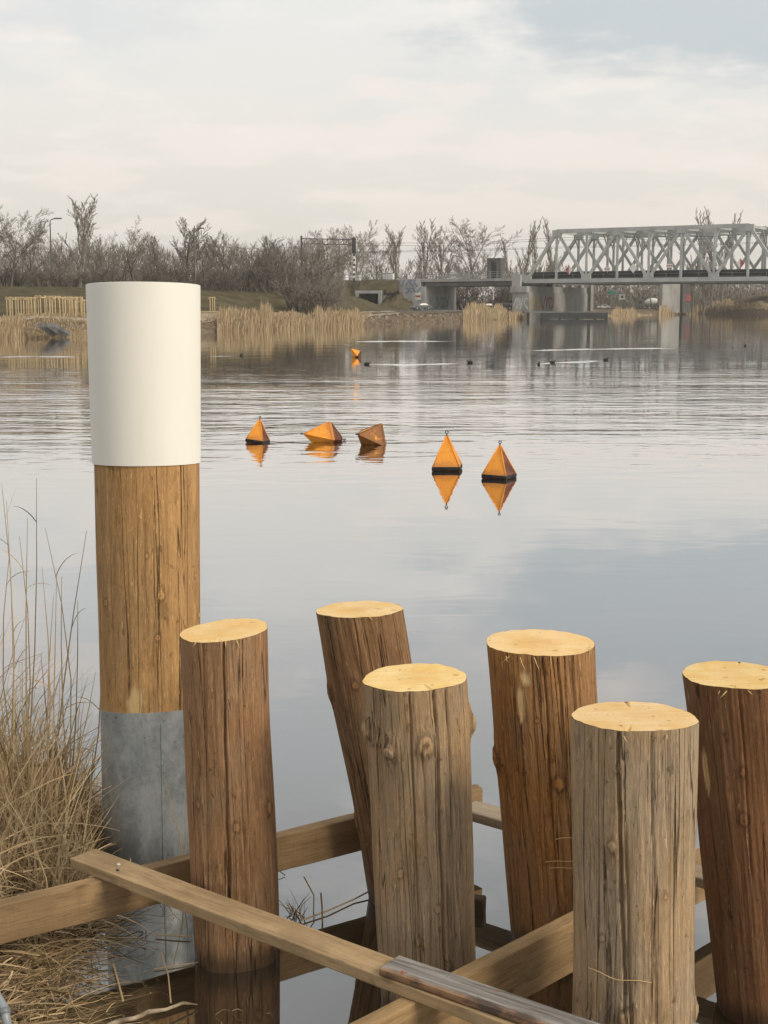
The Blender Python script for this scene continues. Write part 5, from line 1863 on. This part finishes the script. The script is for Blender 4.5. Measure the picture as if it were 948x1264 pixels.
def near_grass():
    rnd = random.Random(19)
    m = MB()
    # standing stand of dead reeds
    for _ in range(1700):
        y = rnd.uniform(5.45, 7.1)
        x = edge_x(y) - abs(rnd.gauss(0, .40)) - .06
        if x < -3: continue
        z = bank_z(x, y)
        dens = sstep(0, .5, edge_x(y) - x)
        h = rnd.uniform(.25, 1.02) * (.5 + .5 * dens) * (1.15 if rnd.random() < .12 else 1)
        if rnd.random() < .35: h *= .6
        d = Vector((rnd.gauss(.02, .15), rnd.gauss(0, .15), 1))
        bend = Vector((rnd.gauss(0, .5), rnd.gauss(0, .5), -abs(rnd.gauss(0, .45)) if rnd.random() < .55 else 0))
        blade(m, rnd, Vector((x, y, z - .02)), d, h, rnd.uniform(.004, .012), bend, max(.02, min(1, rnd.gauss(.70, .22))))
    # broken and collapsed stems
    for _ in range(1500):
        y = rnd.uniform(5.2, 7.0)
        x = edge_x(y) - abs(rnd.gauss(0, .42)) + .06
        if x < -3: continue
        z = max(bank_z(x, y), 0) + rnd.uniform(.0, .28) * sstep(-.1, .4, edge_x(y) - x)
        an = rnd.uniform(0, 6.28)
        d = Vector((math.cos(an), math.sin(an), rnd.uniform(-.5, .7)))
        blade(m, rnd, Vector((x, y, z)), d, rnd.uniform(.12, .5), rnd.uniform(.003, .008), Vector((rnd.gauss(0, .4), rnd.gauss(0, .4), -.7)), max(.02, min(1, rnd.gauss(.55, .25))))
    tag(m.build('dry_reeds', M['straw']), 'dense dry straw-coloured reeds on the left bank', 'reeds', kind='stuff')
    # flattened litter in front of the beam
    m = MB()
    for _ in range(1050):
        y = rnd.uniform(4.15, 5.5)
        x = edge_x(y) + .10 - abs(rnd.gauss(0, .33))
        if x < -2.4: continue
        dd_ = edge_x(y) - x
        z = max(bank_z(x, y), 0.0) + abs(rnd.gauss(0, .035)) * sstep(-.3, .2, dd_)
        an = rnd.gauss(.7, .9) if rnd.random() < .6 else rnd.uniform(0, 6.28)
        if rnd.random() < .5: an += math.pi
        d = Vector((math.cos(an), math.sin(an), rnd.uniform(-.1, .35)))
        blade(m, rnd, Vector((x, y, z + .004)), d, rnd.uniform(.08, .42), rnd.uniform(.003, .0075), Vector((rnd.gauss(0, .5), rnd.gauss(0, .5), -.45)), max(.02, min(1, rnd.gauss(.42, .28))))
    # dark rotting bits and floating pieces near the edge
    for _ in range(420):
        y = rnd.uniform(4.3, 6.6)
        x = edge_x(y) + rnd.uniform(-.15, .42) * rnd.random()
        an = rnd.uniform(0, 6.28)
        d = Vector((math.cos(an), math.sin(an), rnd.uniform(-.02, .22)))
        blade(m, rnd, Vector((x, y, .004)), d, rnd.uniform(.06, .28), rnd.uniform(.002, .006), Vector((rnd.gauss(0, .4), rnd.gauss(0, .4), -.3)), max(.01, min(1, rnd.gauss(.22, .2))))
    tag(m.build('reed_litter', M['straw']), 'tangled flattened reed litter at the muddy water edge', 'litter', kind='stuff')


near_grass()

# tall single stems standing above the rest
rnd = random.Random(31)
STEMS = [(14, 1010, 8, 618, 6.2, 'tallest'), (28, 1000, 45, 590, 6.5, ''), (78, 1005, 56, 652, 6.4, ''), (62, 1010, 70, 706, 6.1, ''), (60, 1015, 107, 655, 6.3, ''), (92, 1020, 76, 712, 6.2, ''),
         (30, 1000, 12, 680, 6.6, ''), (40, 1000, 34, 640, 6.0, ''), (98, 1010, 124, 783, 6.4, ''), (18, 1000, 24, 662, 6.3, ''), (66, 1000, 66, 735, 6.0, ''), (84, 1010, 96, 742, 6.5, ''), (6, 1000, 2, 596, 6.5, ''), (50, 1000, 52, 700, 6.2, '')]
for i, (bx, by, tx, ty, Y, _) in enumerate(STEMS):
    b = Vector((X_at(bx, Y, 0), Y, 0)); b.z = max(bank_z(b.x, Y), 0) - .03
    t = at(tx, ty, Y + rnd.uniform(-.1, .1))
    o = empty('tall_reed', b, 0, 'single tall dry reed stem rising above the straw on the left bank', 'reed', 'tall single reed stems on the left bank')
    d = t - b
    side = Vector((rnd.gauss(0, .03), 0, 0))
    m = MB(); pts = [d * k + side * math.sin(k * math.pi) for k in (0, .25, .5, .75, 1)]
    m.tube(pts, [.0042, .0038, .0032, .0024, .001], 6, c=rnd.uniform(.35, .8)); m.build('stem', M['straw'], o)
    for q in range(rnd.choice((1, 2, 3))):
        k = rnd.uniform(.35, .9)
        p = d * k + side * math.sin(k * math.pi)
        m = MB(); blade(m, rnd, p, Vector((rnd.choice((-1, 1)) * rnd.uniform(.3, .8), rnd.uniform(-.4, .4), 1)), rnd.uniform(.08, .2), .006, Vector((rnd.uniform(-.4, .4), 0, -1.2)), rnd.uniform(.3, .8)); m.build('leaf', M['straw'], o)

# fallen branch and stalks in the water between the piles
M['twig_wet'] = nmat('pale_branch', (.16, .12, .08), (.42, .34, .24), 18, .8, .4, .004)
q = [gp(120, 1272, .02), gp(148, 1260, .03), gp(166, 1257, .036), gp(184, 1249, .03), gp(205, 1246, .034), gp(226, 1238, .03), gp(244, 1240, .012)]
tag(MB().tube(q, [.008, .0095, .008, .009, .006, .006, .002], 8).build('fallen_branch', M['twig_wet'], smooth=True), 'pale fallen branch lying in the water by the straw litter', 'branch')
for i, (pp, r, tone, lab) in enumerate([
    ([(372, 1136, .01), (405, 1124, .012), (437, 1110, .01), (456, 1100, .02)], .0035, .45, 'thin reed stalk floating between the reddish pile and the leaning pile'),
    ([(387, 1126, .0), (387.5, 1105, .06), (375, 1082, .13)], .0028, .15, 'bent dark reed stub sticking out of the water beside the reddish pile'),
    ([(398, 1140, .0), (397.5, 1118, .055), (396, 1102, .10)], .0038, .06, 'short black stub sticking out of the water by the plank'),
    ([(190, 1196, .006), (250, 1187, .006), (300, 1184, .006), (345, 1173, .006)], .0026, .55, 'long straw stalk floating at the foot of the reddish pile'),
    ([(192, 1154, .01), (235, 1156, .012)], .0032, .7, 'straight pale stalk floating before the metal sleeve'),
    ([(140, 1190, .01), (152, 1235, .03)], .004, .6, 'pale broken stalk leaning in the dark shallow water'),
    ([(200, 1176, .08), (208, 1205, .04), (211, 1238, .0)], .003, .65, 'slender stalk leaning over the dark reflection')]):
    tag(MB().tube([gp(*v) for v in pp], r, 6, c=tone).build('reed_stalk', M['straw']), lab, 'stalk')
tuft = MB(); rnd = random.Random(8)
c = gp(366, 1130)
for _ in range(26):
    blade(tuft, rnd, c + Vector((rnd.gauss(0, .02), rnd.gauss(0, .02), 0)), Vector((rnd.gauss(0, .6), rnd.gauss(0, .6), 1)), rnd.uniform(.04, .13), .005, Vector((0, 0, -.3)), rnd.uniform(.05, .3))
tag(tuft.build('reed_tuft', M['straw']), 'small dark tuft of dead reed beside the reddish pile', 'tuft')
# straw hanging over the beam and the sleeve foot
rnd = random.Random(14)
for i, (b0, t0, Y) in enumerate([((232, 1100), (203, 960), 5.75), ((222, 1105), (228, 985), 5.7), ((110, 1150), (104, 1080), 5.2), ((60, 1120), (45, 1050), 5.15)]):
    a, b = at(*b0, Y), at(*t0, Y)
    o = tag(MB().tube([a, a.lerp(b, .5) + Vector((.015, 0, 0)), b], [.003, .0026, .001], 5, c=.6).build('reed_stalk', M['straw']), ['pale stalk standing against the metal sleeve', 'second pale stalk standing against the metal sleeve', 'curved stalk standing over the long brown beam', 'short stalk leaning over the long brown beam in the straw'][i], 'stalk')

# bits of straw and bark floating round the piles
fb = MB(); rnd = random.Random(23)
for _ in range(90):
    y = rnd.uniform(4.2, 7.0); x = rnd.uniform(-1.1, 1.2) if rnd.random() < .18 else edge_x(min(y, 6.9)) + abs(rnd.gauss(0, .35))
    an = rnd.uniform(0, 6.28)
    blade(fb, rnd, Vector((x, y, .004)), Vector((math.cos(an), math.sin(an), 0)), rnd.uniform(.015, .09), rnd.uniform(.003, .006), Vector((rnd.gauss(0, .06), rnd.gauss(0, .06), 0)), rnd.uniform(.1, .9), 2)
tag(fb.build('floating_debris', M['straw']), 'scattered bits of straw floating on the water round the piles', 'debris', kind='stuff')
# end of a grey pipe in the near corner of the bank
pts = [gp(-30, 1205, .22), gp(-8, 1222, .2), gp(5, 1245, .16), gp(11, 1275, .1)]
hose = empty('grey_pipe', pts[0], 0, 'curved grey plastic pipe in the straw at the corner of the bank', 'pipe')
MB().tube([p - pts[0] for p in pts], .016, 14).build('tube', paint('pipe_grey', (.26, .29, .32), .4), hose, smooth=True)
MB().tube([pts[2] - pts[0], pts[2].lerp(pts[3], .25) - pts[0]], .020, 14).build('collar', paint('pipe_collar', (.18, .2, .22), .4), hose, smooth=True)

# ------------------------------------------------------------------ faint haze in the damp air
def haze():
    m = MB().box((-905, -40, -4), (905, 1505, 60))
    t = bpy.data.materials.new('haze')
    t.use_nodes = True
    N, L = t.node_tree.nodes, t.node_tree.links
    N.clear()
    out = N.new('ShaderNodeOutputMaterial')
    v = N.new('ShaderNodeVolumePrincipled')
    v.inputs['Color'].default_value = (.86, .85, .84, 1)
    v.inputs['Density'].default_value = .00028
    L.new(v.outputs[0], out.inputs['Volume'])
    tag(m.build('haze', t), 'faint pale haze over the river', 'haze', kind='stuff')


haze()
